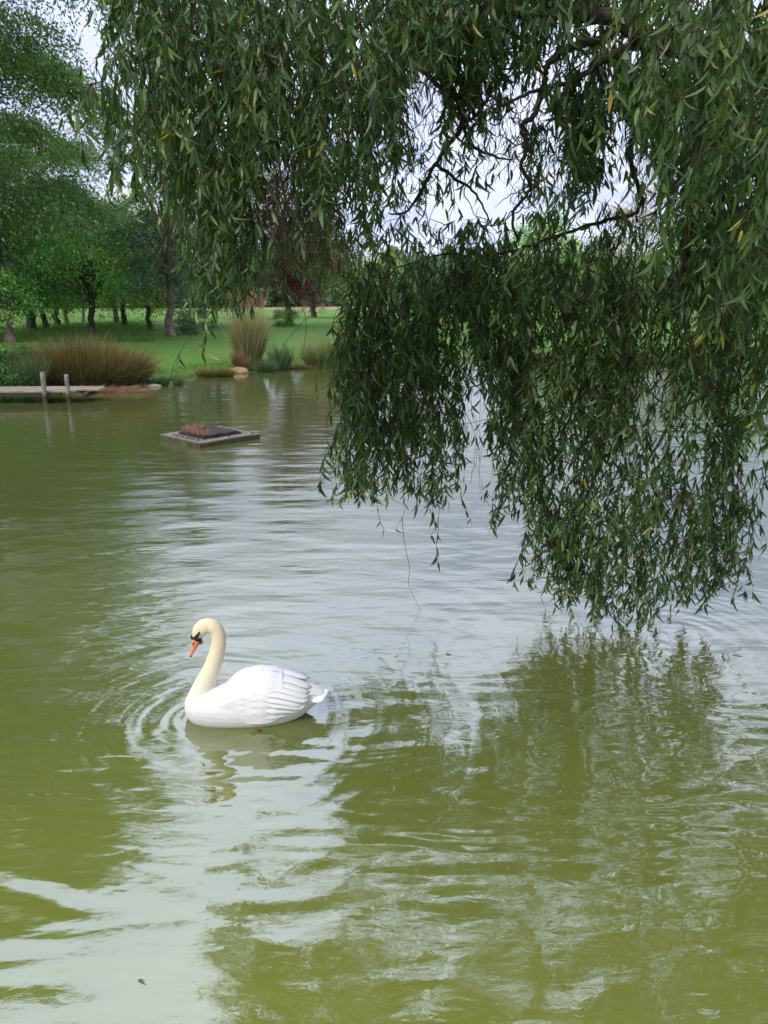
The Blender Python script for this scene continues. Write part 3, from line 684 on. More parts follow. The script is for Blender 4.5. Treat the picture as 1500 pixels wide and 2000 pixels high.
# ------------------------------------------------------------------ swan (local +X forward, +Y its left side, z=0 waterline)
def loft(bm, st, k=28, cap=True):
    """st: list of (centre, forward dir, half width, half height up, half height down)"""
    rings = []
    for c, d, hw, hu, hd in st:
        c = Vector(c); d = Vector(d).normalized(); side = Vector((0, 1, 0)); upv = side.cross(d) * -1
        if upv.length < 1e-6: upv = Vector((0, 0, 1))
        upv.normalize(); r_ = []
        for q in range(k):
            th = 2 * math.pi * q / k; s, cc = math.sin(th), math.cos(th)
            r_.append(bm.verts.new(c + side * (hw * cc) + upv * ((hu if s > 0 else hd) * s)))
        rings.append(r_)
    for a, b_ in zip(rings[:-1], rings[1:]):
        for q in range(k): bm.faces.new((a[q], a[(q + 1) % k], b_[(q + 1) % k], b_[q]))
    if cap: bm.faces.new(rings[0][::-1]); bm.faces.new(rings[-1])
def catmull(P, n):
    P = [np.array(p, float) for p in P]; P = [2 * P[0] - P[1]] + P + [2 * P[-1] - P[-2]]; out = []
    for i in range(1, len(P) - 2):
        for q in range(n):
            t_ = q / n; a, b_, c, d = P[i - 1], P[i], P[i + 1], P[i + 2]
            out.append(.5 * (2 * b_ + (c - a) * t_ + (2 * a - 5 * b_ + 4 * c - d) * t_ * t_ + (3 * b_ - 3 * c + d - a) * t_ ** 3))
    out.append(P[-2]); return np.array(out)
def remeshed(bm, vox, sm, name):
    bmesh.ops.recalc_face_normals(bm, faces=bm.faces[:])
    me = bpy.data.meshes.new('tmp'); bm.to_mesh(me); bm.free(); o = bpy.data.objects.new('tmp', me); COL.objects.link(o)
    m = o.modifiers.new('r', 'REMESH'); m.mode = 'VOXEL'; m.voxel_size = vox
    m = o.modifiers.new('s', 'SMOOTH'); m.factor = .5; m.iterations = sm
    dg = bpy.context.evaluated_depsgraph_get(); dg.update()
    res = bpy.data.meshes.new_from_object(o.evaluated_get(dg)); res.name = name
    bpy.data.objects.remove(o); bpy.data.meshes.remove(me)
    res.polygons.foreach_set('use_smooth', np.ones(len(res.polygons), bool)); return res
M_SWAN, t, b = new_mat('swan_plumage')
tc = t.nodes.new('ShaderNodeTexCoord'); sx = t.nodes.new('ShaderNodeSeparateXYZ'); t.links.new(tc.outputs['Object'], sx.inputs[0])
zf = math_node(t, 'ADD', sx.outputs[2], math_node(t, 'MULTIPLY', sx.outputs[0], .55))
zf = math_node(t, 'ADD', zf, math_node(t, 'MULTIPLY', noise_fac(t, 20, 3, .5, tc.outputs['Object']), .05))
colr = ramp(t, zf, [(.34, (.65, .64, .60)), (.46, (.74, .69, .54)), (.62, (.74, .64, .43)), (1.0, (.72, .61, .40))])
# faint yellow stain under the belly line at the back
st_ = math_node(t, 'MULTIPLY', math_node(t, 'SUBTRACT', .12, sx.outputs[2]), 6, clamp=True)
st_ = math_node(t, 'MULTIPLY', st_, math_node(t, 'MULTIPLY', math_node(t, 'SUBTRACT', .12, sx.outputs[0]), 5, clamp=True), clamp=True)
m1 = t.nodes.new('ShaderNodeMix'); m1.data_type = 'RGBA'; t.links.new(st_, m1.inputs[0]); t.links.new(colr, m1.inputs[6]); m1.inputs[7].default_value = (.72, .66, .45, 1)
t.links.new(m1.outputs[2], b.inputs['Base Color']); b.inputs['Roughness'].default_value = .75; b.inputs['Specular IOR Level'].default_value = .2
b.inputs['Subsurface Weight'].default_value = .15; b.inputs['Subsurface Radius'].default_value = (.02, .018, .012); b.inputs['Subsurface Scale'].default_value = .5
bump(t, b, noise_fac(t, 1, 4, .6, mapped(t, (45, 130, 130))), .8, .006)
M_FEATH, t, b = new_mat('swan_feather')
b.inputs['Base Color'].default_value = (.68, .675, .645, 1); b.inputs['Roughness'].default_value = .65; b.inputs['Specular IOR Level'].default_value = .2
b.inputs['Subsurface Weight'].default_value = .1; b.inputs['Subsurface Radius'].default_value = (.02, .02, .015); b.inputs['Subsurface Scale'].default_value = .3
bump(t, b, noise_fac(t, 1, 3, .6, mapped(t, (30, 160, 160))), .35, .003)
M_BILL = noisy_mat('orange_bill', [(.3, (.68, .17, .08)), (.7, (.78, .26, .12))], 20, .4)
M_BLACK = noisy_mat('black_skin', [(.3, (.010, .010, .012)), (.7, (.022, .02, .022))], 20, .45)
M_FOOT = noisy_mat('foot_skin', [(.3, (.045, .022, .015)), (.7, (.09, .045, .03))], 30, .5)
swan = empty('swan', (SW.x, SW.y + .02, 0), math.pi + R(4)); swan.scale = (.955,) * 3; tag(swan, 'white mute swan with curved cream neck and orange bill swimming to the left', 'swan')
bm = bmesh.new()
bst = [(.475, .085, .03, .035, .04), (.455, .09, .075, .075, .09), (.41, .09, .118, .105, .13), (.34, .09, .150, .125, .15), (.24, .09, .172, .145, .165), (.10, .09, .185, .165, .165),
       (-.05, .095, .185, .20, .165), (-.18, .10, .165, .19, .15), (-.29, .115, .13, .14, .125), (-.37, .135, .095, .085, .085), (-.43, .15, .06, .04, .045), (-.46, .158, .035, .014, .02)]
S2 = catmull(bst, 4)
loft(bm, [((r_[0], 0, r_[1]), (1, 0, 0), max(r_[2], .01), max(r_[3], .008), max(r_[4], .008)) for r_ in S2])
def cw(cx, cy): return np.array([(700 - cx) * .000748, 0, (938 - cy) * .00088])
nk = [(cw(215, 880), .115), (cw(205, 800), .098), (cw(228, 715), .078), (cw(268, 630), .066), (cw(318, 540), .059), (cw(362, 440), .0535), (cw(392, 350), .050), (cw(402, 270), .048), (cw(382, 205), .047),
      (cw(335, 176), .049), (cw(285, 183), .052), (cw(245, 212), .049), (cw(222, 246), .038), (cw(208, 275), .027)]
NP = catmull([np.append(p, r_) for p, r_ in nk], 5)
dN = np.gradient(NP[:, :3], axis=0)
loft(bm, [(tuple(p[:3]), tuple(d), p[3] * (.92 if q < 45 else .80), p[3], p[3]) for q, (p, d) in enumerate(zip(NP, dN))], 24)
body = link_mesh('body', remeshed(bm, .0062, 5, 'body'), M_SWAN, swan)
# bill
hd = cw(225, 235)
def cone_loft(name, pts, mat, par):
    bm = bmesh.new(); loft(bm, [(tuple(c), tuple(d), hw, hh, hh) for c, d, hw, hh in pts], 16)
    bmesh.ops.recalc_face_normals(bm, faces=bm.faces[:]); o = bm_obj(name, bm, mat, par, True); return o
b0, b1 = cw(214, 282), cw(146, 424); bd = b1 - b0
bp = [(b0 + bd * q, bd, hw, hh) for q, hw, hh in [(0, .020, .027), (.15, .020, .026), (.35, .019, .021), (.55, .0185, .016), (.75, .018, .012), (.9, .015, .009), (1.0, .007, .004)]]
bill = cone_loft('bill', bp, M_BILL, swan)
n_ = b1 - bd * .04
cone_loft('bill_tip', [(n_ - bd * .03, bd, .012, .0085), (n_ + bd * .03, bd, .0115, .0085), (n_ + bd * .07, bd, .005, .004)], M_BLACK, bill)
for s in (-1, 1):
    q0 = b0 + bd * .22 + np.array([0, s * .019, .0]); bm = bmesh.new()
    m = Matrix.Translation(tuple(q0 + np.array([.012, 0, .004]))) @ Vector(bd).to_track_quat('Z', 'Y').to_matrix().to_4x4() @ Matrix.Diagonal((.005, .004, .013, 1))
    bmesh.ops.create_icosphere(bm, subdivisions=2, radius=1, matrix=m); bm_obj('nostril', bm, M_BLACK, bill, True)
# dark mask: base ring, knob, lores running back to the eye, gape line
bm = bmesh.new()
ax = Vector(bd).normalized(); upf = Vector((0, 1, 0)).cross(ax) * -1
if upf.x < 0: upf = -upf
r0 = Vector(tuple(b0))
loft(bm, [(tuple(r0 - ax * .022), tuple(ax), .026, .031, .031), (tuple(r0 - ax * .008), tuple(ax), .0235, .0295, .0295), (tuple(r0 + ax * .008), tuple(ax), .0208, .027, .027)], 20)
m = Matrix.Translation(r0 + upf * .026 - ax * .004) @ Matrix.Diagonal((.021, .017, .019, 1)); bmesh.ops.create_icosphere(bm, subdivisions=3, radius=1, matrix=m)
m = Matrix.Translation(r0 + upf * .019 - ax * .022) @ Matrix.Diagonal((.016, .016, .018, 1)); bmesh.ops.create_icosphere(bm, subdivisions=3, radius=1, matrix=m)
ey = cw(247, 213)
for s in (-1, 1):
    p0 = np.array(r0 + upf * .010 - ax * .014) + np.array([0, s * .021, 0]); p1 = ey + np.array([0, s * .0385, 0])
    for q in np.linspace(0, 1, 14):
        p_ = p0 * (1 - q) + p1 * q; rr = .0165 * (1 - q) + .0055 * q
        bmesh.ops.create_icosphere(bm, subdivisions=2, radius=rr, matrix=Matrix.Translation(tuple(p_)))
    for q in np.linspace(0, .45, 12):
        p_ = b0 + bd * q + np.array(-upf) * (.026 - .022 * q) + np.array([0, s * (.016), 0])
        bmesh.ops.create_icosphere(bm, subdivisions=2, radius=.0040 * (1 - q), matrix=Matrix.Translation(tuple(p_)))
fm = link_mesh('face_mask', remeshed(bm, .0022, 3, 'face_mask'), M_BLACK, swan)
bm = bmesh.new(); bmesh.ops.create_icosphere(bm, subdivisions=3, radius=1, matrix=Matrix.Translation(r0 - upf * .030 + ax * .012) @ Matrix.Diagonal((.014, .013, .018, 1)))
bm_obj('chin_skin', bm, noisy_mat('grey_skin', [(.3, (.12, .11, .11)), (.7, (.22, .20, .20))], 20, .6), swan, True)
for s in (-1, 1):
    bm = bmesh.new(); bmesh.ops.create_icosphere(bm, subdivisions=3, radius=.0068, matrix=Matrix.Translation(tuple(ey + np.array([0.001, s * .040, .002]))))
    m_ = bpy.data.materials.get('eye') or noisy_mat('eye', [(0, (.006, .005, .005)), (1, (.01, .008, .008))], 5, .08)
    bm_obj('eye', bm, m_, swan, True)
# feathers
def feather(bm, root, tip, width, nrm, camber=.12, thick=.0016, seg=8, droop=0.0, tipr=.35):
    root, tip, nrm = Vector(root), Vector(tip), Vector(nrm).normalized(); d = tip - root; L = d.length; dn = d.normalized(); s = dn.cross(nrm).normalized(); nrm = s.cross(dn)
    tops, bots = [], []
    for q in range(seg + 1):
        t_ = q / seg
        wv = width * (min(1, .45 + 2.2 * t_)) * (1 - max(0, (t_ - (1 - tipr)) / tipr) ** 2.2) ** .5 if t_ < 1 else width * .06
        c = root + d * t_ + nrm * (camber * L * math.sin(math.pi * t_) * .35) - nrm * droop * L * t_ * t_
        row = [bm.verts.new(c + s * wv * x - nrm * (abs(x) ** 2 * wv * .14)) for x in (-1, -.5, 0, .5, 1)]
        row2 = [bm.verts.new(v.co - nrm * thick) for v in row]
        tops.append(row); bots.append(row2)
    for q in range(seg):
        for k in range(4):
            bm.faces.new((tops[q][k], tops[q][k + 1], tops[q + 1][k + 1], tops[q + 1][k])); bm.faces.new((bots[q][k], bots[q + 1][k], bots[q + 1][k + 1], bots[q][k + 1]))
        bm.faces.new((tops[q][0], tops[q + 1][0], bots[q + 1][0], bots[q][0])); bm.faces.new((tops[q][4], bots[q][4], bots[q + 1][4], tops[q + 1][4]))
    bm.faces.new((tops[0][0], bots[0][0], bots[0][1], tops[0][1])); 
    for k in range(4): bm.faces.new((tops[seg][k], tops[seg][k + 1], bots[seg][k + 1], bots[seg][k]))
def wing(s, name):
    """folded wing on side s (+1 = the swan's left, near the camera)"""
    rg = np.random.default_rng(3 if s > 0 else 4)
    bm = bmesh.new()
    # smooth shoulder and covert mass: grid x from shoulder to tertials, v from ridge to lower edge
    def surf(a, v):                                   # a 0..1 front->rear, v 0..1 ridge->lower edge
        x = .31 - .66 * a
        ridge = .225 + .115 * math.sin(math.pi * min(1, max(0, (a - .02)) ** .9 * .92)) ** 1.3
        ridge -= .10 * max(0, a - .75) / .25 * (a - .75 > 0)
        low = .235 - .21 * math.sin(math.pi * min(a * .95 + .03, 1)) ** .75 + .02 * a
        low = max(low, .045) if a < .6 else low
        yr = -.012; ymax = (.135 + .085 * math.sin(math.pi * min(1, a * 1.02)) ** .6) * (1 - .25 * max(0, a - .6) / .4)
        th = v * math.pi * .5
        z = low + (ridge - low) * math.cos(th) ** .85 if v < 1 else low
        y = yr + (ymax - yr) * math.sin(th) ** .8
        if v > .8: y -= .012 * ((v - .8) / .2) ** 2
        hw = float(np.interp(x, [r_[0] for r_ in bst[::-1]], [r_[2] for r_ in bst[::-1]])); hh = float(np.interp(x, [r_[0] for r_ in bst[::-1]], [r_[3] for r_ in bst[::-1]]))
        yb = hw * math.sqrt(max(0, 1 - ((z - .09) / hh) ** 2)) - .022 + .014 * float(sst(a / .15)) + .018 * float(sst((a - .22) / .35))
        f_ = 1 - float(sst(a / .34)); g_ = float(sst((v - .5) / .5))
        if f_ > 0: z = z * (1 - f_) + min(z, .085 + hh * (.45 + .47 * float(sst(a / .25)))) * f_
        wgt = max(f_, g_)
        y = y * (1 - wgt) + max(yb, 0) * wgt
        return Vector((x, s * y, z))
    na, nv = 150, 90; G = [[None] * (nv + 1) for _ in range(na + 1)]
    def shingle(a, v):                                # relief of overlapping covert feathers, each lifted at its rear edge
        per = .075 + .05 * a; w_ = a / per + .5 * v; r0_ = math.floor(w_); loc = w_ - r0_
        def c_(r): n_ = 11 - .35 * r; q = v * n_ + .5 * (r % 2) + .37 * math.sin(r * 5.1); return q - math.floor(q) - .5
        sc_ = .45 * (1 - 4 * c_(r0_ - 1) ** 2)
        h_ = (loc + 1) / 1.45 if loc < sc_ else loc / 1.45
        cc = c_(r0_ - 1) if loc < sc_ else c_(r0_)
        return h_ * (1 - 1.6 * cc * cc)
    for i_ in range(na + 1):
        for k in range(nv + 1):
            a, v = i_ / na, k / nv
            p_ = surf(a, v)
            amp_ = .0042 * float(sst((a - .16) / .3)) * float(sst((.98 - v) / .12))
            p_ += Vector((0, s * math.sin(v * 1.57), math.cos(v * 1.57))) * amp_ * shingle(a, v)
            p_ += Vector((0, s, .5)) * (.004 * mnoise.noise(Vector((p_.x * 9, p_.z * 22, s))))
            G[i_][k] = bm.verts.new(p_)
    for i_ in range(na):
        for k in range(nv):
            f = (G[i_][k], G[i_ + 1][k], G[i_ + 1][k + 1], G[i_][k + 1]); bm.faces.new(f if s < 0 else f[::-1])
    # inner skirt so that the shell has thickness
    edge = [G[i_][nv] for i_ in range(45, na + 1)] + [G[na][k] for k in range(nv - 1, -1, -1)]
    inn = [bm.verts.new(Vector((v.co.x + .01 * (q > na - 45), v.co.y * .80, v.co.z + .006))) for q, v in enumerate(edge)]
    for q in range(len(edge) - 1): bm.faces.new((edge[q], edge[q + 1], inn[q + 1], inn[q]))
    def nrm(a, v):
        e = 1e-3; n1 = (surf(min(a + e, 1), v) - surf(a - e, v)).cross(surf(a, min(v + e, .999)) - surf(a, v - e)); n1.normalize()
        return n1 if n1.y * s > 0 or n1.z > .8 else -n1
    # secondaries / tertials: long, fanned, raised at the rear
    nf = 8
    for k in range(nf):
        q = k / (nf - 1)
        v = .10 + .80 * q; r_ = surf(.56 + .03 * rg.normal(), v) - nrm(.62, v) * .012
        tipx = -.36 - .03 * math.sin(q * math.pi) + .05 * q; tipz = .225 - .115 * q + (.0 if s > 0 else .03); tipy = s * (.035 + .10 * math.sin(q * math.pi * .8))
        feather(bm, r_, (tipx + rg.normal() * .008, tipy, tipz), .046, nrm(.62, v) * .6 + Vector((0, 0, .6)), .16, droop=.03, tipr=.3)
    # primaries folded below, reaching over the tail
    for k in range(5):
        feather(bm, (-.10, s * (.15 - .012 * k), .13 + .012 * k), (-.44 + .018 * k, s * (.045 + .012 * k), .165 + .006 * k), .02, (0, s, .6), .03, tipr=.45)
    return bm_obj(name, bm, M_FEATH, swan, True)
wing(1, 'wing'); wing(-1, 'wing')
bm = bmesh.new()
for k in range(9):
    a = (k - 4) / 4
    feather(bm, (-.30, a * .07, .16 - .01 * abs(a)), (-.50 + .035 * abs(a), a * .085, .168 - .012 * abs(a)), .030, (0, a * .5, 1), .02, tipr=.35)
bm_obj('tail', bm, M_FEATH, swan, True)
# foot trailing at the waterline
bm = bmesh.new()
m = Matrix.Translation((-.03, .205, -.012)) @ Matrix.Rotation(R(20), 4, 'Y') @ Matrix.Diagonal((.026, .016, .026, 1)); bmesh.ops.create_icosphere(bm, subdivisions=3, radius=1, matrix=m)
for dy in (-.014, 0, .014):
    bmesh.ops.create_icosphere(bm, subdivisions=2, radius=1, matrix=Matrix.Translation((-.055, .205 + dy, -.03)) @ Matrix.Rotation(R(35), 4, 'Y') @ Matrix.Diagonal((.034, .005, .006, 1)))
link_mesh('foot', remeshed(bm, .003, 2, 'foot'), M_FOOT, swan)

# ------------------------------------------------------------------ the contorted willow
rg = np.random.default_rng(77)
wroot_loc = Vector((6.0, 3.9, gz1(6.0, 3.9)))
willow = empty('willow_tree', wroot_loc); tag(willow, 'great weeping curly willow with dark twisted limbs hanging its leafy curtain over the pond', 'willow')
WT = Tubes()
def limb(pts, r0, r1, k=8, jit=.0, n=6):
    P_ = catmull([tuple(p) for p in pts], n)
    if jit: P_ = P_ + rg.normal(size=P_.shape) * jit
    WT.add(P_ - np.array(wroot_loc), np.linspace(r0, r1, len(P_)), k); return P_
def pl(uvD): return [atD(u, v, D) for u, v, D in uvD]
fork = Vector((5.7, 4.2, 3.6)); fork2 = Vector((5.6, 4.5, 5.2))
limb([wroot_loc - Vector((0, 0, .3)), wroot_loc + Vector((-.05, .1, .5)), (5.85, 4.0, 2.2), fork], .48, .30, 14, .012)
limb([fork, (5.75, 4.5, 4.6), fork2, (5.2, 4.6, 7.2), (4.6, 4.9, 8.6)], .27, .08, 10, .01)
A = limb([fork, (4.6, 4.5, 3.9)] + pl([(1620, 180, 4.9), (1500, 125, 5.0), (1400, 100, 5.0), (1330, 92, 5.0), (1262, 74, 5.05), (1222, 45, 5.1), (1195, 33, 5.1), (1140, 30, 5.15), (1075, 24, 5.2), (1000, 20, 5.3), (900, -10, 5.4), (760, -60, 5.5), (600, -130, 5.5)]), .10, .008, 10, .004)
limb(pl([(1215, 52, 5.1), (1180, 76, 5.15), (1112, 94, 5.2), (1068, 128, 5.25), (1064, 158, 5.25), (1045, 220, 5.3), (1020, 246, 5.35), (1030, 286, 5.4), (1018, 325, 5.4), (1036, 368, 5.45), (1002, 415, 5.5), (1010, 470, 5.6)]), .027, .009, 7, .004)
limb(pl([(1240, 85, 5.1), (1190, 112, 5.15), (1150, 138, 5.2), (1122, 158, 5.2), (1062, 172, 5.25), (1005, 195, 5.3), (960, 215, 5.3)]), .026, .006, 6, .004)
limb(pl([(1130, 150, 5.2), (1105, 205, 5.3), (1065, 248, 5.35)]), .02, .006, 6, .004)
limb(pl([(960, -60, 5.4), (930, 40, 5.4), (912, 140, 5.45), (905, 190, 5.45), (903, 240, 5.5), (876, 282, 5.5), (850, 322, 5.5), (822, 375, 5.6), (792, 415, 5.7), (760, 418, 5.8)]), .026, .006, 7, .004)
limb(pl([(903, 238, 5.5), (922, 285, 5.5), (968, 306, 5.5), (1000, 312, 5.5)]), .014, .005, 6, .003)
limb(pl([(903, 240, 5.5), (930, 225, 5.5), (960, 180, 5.45)]), .014, .006, 6, .003)
limb(pl([(790, 110, 5.5), (828, 140, 5.5), (858, 168, 5.5), (905, 195, 5.5)]), .018, .016, 6, .003)
limb(pl([(850, 320, 5.5), (890, 350, 5.55), (930, 380, 5.6), (960, 440, 5.7)]), .014, .005, 6, .003)
limb(pl([(1330, 560, 5.2), (1338, 620, 5.2), (1352, 680, 5.2), (1372, 735, 5.2), (1372, 772, 5.2), (1322, 805, 5.3), (1290, 860, 5.4), (1262, 915, 5.5), (1285, 975, 5.6), (1302, 1030, 5.7)]), .018, .006, 7, .003)
limb(pl([(1420, -60, 4.8), (1400, 150, 4.8), (1372, 320, 4.9), (1345, 450, 5.0), (1330, 560, 5.2)]), .03, .018, 7, .005)
limb(pl([(1640, 460, 4.6), (1500, 560, 4.7), (1430, 610, 4.8), (1400, 640, 4.9)]), .02, .008, 7, .004)
limb(pl([(1240, 85, 5.1), (1290, 180, 5.2), (1230, 300, 5.4), (1252, 408, 5.6), (1150, 440, 5.8), (1060, 470, 6.0), (960, 500, 6.1), (850, 500, 6.1), (740, 540, 6.0)]), .020, .005, 7, .012)
limb([(5.2, 4.6, 7.2), (4.4, 5.8, 8.2), (3.0, 7.2, 8.6), (1.2, 8.0, 7.8), (-.6, 8.2, 6.9)], .10, .02, 8, .01)
limb([(5.2, 4.6, 7.2), (6.0, 6.2, 8.0), (6.6, 7.8, 8.2), (7.2, 8.8, 7.4)], .09, .02, 8, .01)
limb([fork2, (4.6, 5.0, 5.4), (3.4, 5.6, 5.6), (2.0, 6.0, 5.5), (.7, 6.0, 5.3)], .13, .03, 8, .01)
limb([fork2, (4.8, 3.9, 5.6), (3.4, 3.6, 5.7), (1.6, 3.7, 5.4), (.2, 3.9, 5.0), (-1.0, 4.1, 4.6)], .12, .025, 8, .01)
limb([fork, (5.0, 3.2, 4.6), (3.8, 2.7, 5.0), (2.4, 2.6, 4.8)], .11, .025, 8, .01)
limb([fork, (6.6, 4.6, 4.8), (7.4, 5.4, 5.6)], .14, .04, 8, .01)
# random crooked twigs
for k in range(130):
    u, v = (rg.uniform(740, 1120), rg.uniform(60, 460)) if k < 80 else (rg.uniform(700, 1500), rg.uniform(450, 900))
    D = rg.uniform(5.3, 6.0); p_ = atD(u, v, D); d = Vector((rg.normal() * .7, rg.normal() * .4, -.5 + rg.normal() * .5)); L = rg.uniform(.25, .8); q = [p_]
    for s in range(9):
        d = (d + Vector((rg.normal(), rg.normal() * .6, rg.normal() - .15)) * .42).normalized(); q.append(q[-1] + d * L / 9)
    limb(q, rg.uniform(.003, .0055), .0015, 5, 0, 4)

# hanging strands --------------------------------------------------
LC, LD, LS, LL, LT = [], [], [], [], []
def interp(tab, x): return float(np.interp(x, [q[0] for q in tab], [q[1] for q in tab]))
HOLES = [(825, 205, 42, 85, .93), (905, 330, 55, 50, .6), (985, 300, 50, 90, .9), (1035, 190, 38, 62, .85), (1085, 300, 30, 75, .88), (800, 345, 40, 38, .75), (985, 150, 30, 35, .5), (1100, 110, 50, 30, .75),
         (1205, 270, 36, 70, .85), (1235, 345, 55, 65, .88), (1190, 60, 130, 42, .75), (1300, 90, 60, 25, .6), (1110, 130, 60, 40, .8), (545, 380, 34, 90, .85), (672, 400, 26, 55, .85), (570, 460, 62, 115, .72), (650, 480, 42, 90, .6), (560, 500, 50, 40, .5), (370, 415, 26, 22, .7), (505, 600, 40, 60, .5), (650, 270, 26, 40, .5), (560, 300, 18, 55, .5), (640, 215, 25, 30, .4),
         (908, 670, 19, 62, .9), (925, 800, 24, 90, .85), (935, 905, 30, 60, .9), (1275, 770, 42, 95, .75), (1200, 940, 60, 60, .5), (1240, 880, 40, 40, .6), (990, 640, 14, 30, .5), (1310, 640, 60, 30, .55), (1400, 790, 60, 50, .4),
         (1100, 950, 35, 60, .35), (820, 870, 30, 60, .4), (1330, 1060, 60, 60, .25), (1170, 1050, 50, 60, .3), (1480, 950, 30, 120, .7), (760, 790, 22, 55, .45), (350, 480, 26, 60, .35), (300, 330, 28, 60, .5), (250, 200, 22, 60, .35)]
THIN = .52
def keep(P_):
    u, v = proj(P_); pr_ = np.zeros(len(P_))
    for a, b_, ra, rb, pw in HOLES:
        e = ((u - a) / ra) ** 2 + ((v - b_) / rb) ** 2
        pr_ = np.maximum(pr_, pw * np.clip((1.35 - e) / .6, 0, 1))
    nn = np.array([mnoise.noise(Vector((q[0] * 3.4, q[1] * 2.0 + 5, q[2] * 1.9))) for q in P_])
    pr_ = np.maximum(pr_, THIN * np.clip((.04 - nn) / .22, 0, 1))
    return rg.random(len(P_)) > pr_
def strand(p0, zend, L, leaf, dens=1.0, out=None, curly=1.0, yellow=0.0):
    ds = .035; n = max(int(L / ds), 4)
    d = np.array(out if out is not None else (rg.normal() * .5, rg.normal() * .4, rg.uniform(-.4, .3)), float)
    p_ = np.array(p0, float); pts = [p_.copy()]
    ph = rg.uniform(0, 6.28); fr = rg.uniform(.25, .5); amp = rg.uniform(.15, .45) * curly
    for s in range(n):
        tgt = np.array([amp * math.sin(ph + s * fr), amp * math.cos(ph * 1.3 + s * fr * .8), -1.0])
        d = d * .80 + tgt * .24 + rg.normal(size=3) * .12 * curly; d /= np.linalg.norm(d)
        p_ = p_ + d * ds
        if p_[2] < zend: break
        pts.append(p_.copy())
    pts = np.array(pts)
    if len(pts) < 3: return
    WT.add(pts[::2] - np.array(wroot_loc) if len(pts) > 6 else pts - np.array(wroot_loc), np.linspace(.0026, .0010, len(pts[::2]) if len(pts) > 6 else len(pts)), 4)
    m_ = int(len(pts) * 1.55 * dens); q = rg.uniform(0, len(pts) - 1.01, m_); i0 = q.astype(int); fr_ = (q - i0)[:, None]
    C = pts[i0] * (1 - fr_) + pts[i0 + 1] * fr_
    k_ = keep(C); C = C[k_]; m_ = len(C)
    if not m_: return
    az = rg.uniform(0, 6.28, m_); sp__ = rg.uniform(.15, .66, m_)
    D_ = np.column_stack([np.cos(az) * sp__, np.sin(az) * sp__, -np.ones(m_) * rg.uniform(.55, 1.2, m_)])
    S_2 = rg.normal(size=(m_, 3))
    LC.append(C); LD.append(D_); LS.append(S_2); LL.append(leaf * rg.uniform(.6, 1.3, m_))
    base = rg.normal() * .10
    tn = np.clip(rg.beta(2.2, 2.6, m_) * .92 + base, 0, .965); yl = rg.random(m_) < (.008 + yellow); tn = np.where(yl, rg.uniform(.97, 1, m_), tn); LT.append(tn)
# each layer: u range, top profile, bottom profile, distance profile, number of strands, strand length, leaf length
def layer(n, u0, u1, top, bot, Dp, Lr, leaf, yellow=0.0, clumps=0, dj=.35, curly=1.0, dens=1.0):
    cu = [(rg.uniform(u0, u1), rg.uniform(0, 1)) for _ in range(max(clumps, 1))]
    for _ in range(n):
        if clumps:
            c = cu[rg.integers(len(cu))]; u = c[0] + rg.normal() * 26; tv = c[1] + rg.normal() * .10
        else: u = rg.uniform(u0, u1); tv = rg.uniform(0, 1)
        u = min(max(u, u0), u1); tv = min(max(tv, 0), 1)
        a, b_ = interp(top, u), interp(bot, u); D = interp(Dp, u) + rg.normal() * dj
        L = rg.uniform(*Lr); pz = atD(u, b_ + rg.normal() * 14, D).z
        v = a + (b_ - a) * tv * .93
        p0 = atD(u, v, D)
        if p0.z - L < pz - .1: p0.z = pz + L * rg.uniform(.55, .98)
        pu, pv = proj(np.array([p0]))
        if pv[0] < a - 5 and a > 100: L *= .6; p0.z = min(p0.z, atD(u, a, D).z)
        strand(p0, max(pz, .02), L, leaf, dens, None, curly, yellow)
# left, near the camera
layer(560, 238, 800, [(195, -120), (800, -160)],
      [(195, 120), (220, 230), (250, 330), (300, 400), (340, 470), (380, 575), (440, 600), (480, 560), (530, 585), (580, 520), (620, 440), (660, 520), (700, 430), (740, 330), (775, 290), (800, 200)],
      [(195, 4.9), (500, 4.6), (800, 4.9)], (.35, 1.0), .088, clumps=70)
layer(150, 280, 780, [(280, -160), (780, -160)],
      [(280, 230), (340, 350), (400, 430), (450, 480), (600, 420), (700, 380), (760, 230), (780, 180)],
      [(280, 4.3), (780, 4.2)], (.35, .8), .082, clumps=40)
layer(34, 180, 330, [(170, 170), (330, 100)], [(170, 200), (200, 330), (260, 410), (330, 420)], [(170, 4.0), (330, 4.0)], (.3, .6), .10, dens=.8)
# behind it, middle distance, to close the top
layer(470, 300, 1010, [(300, -160), (1010, -160)],
      [(300, 300), (380, 440), (440, 540), (520, 560), (600, 560), (690, 560), (720, 420), (760, 300), (800, 130), (850, 110), (890, 290), (920, 230), (960, 160), (1010, 150)],
      [(300, 5.8), (1010, 5.8)], (.5, 1.2), .11, clumps=60)
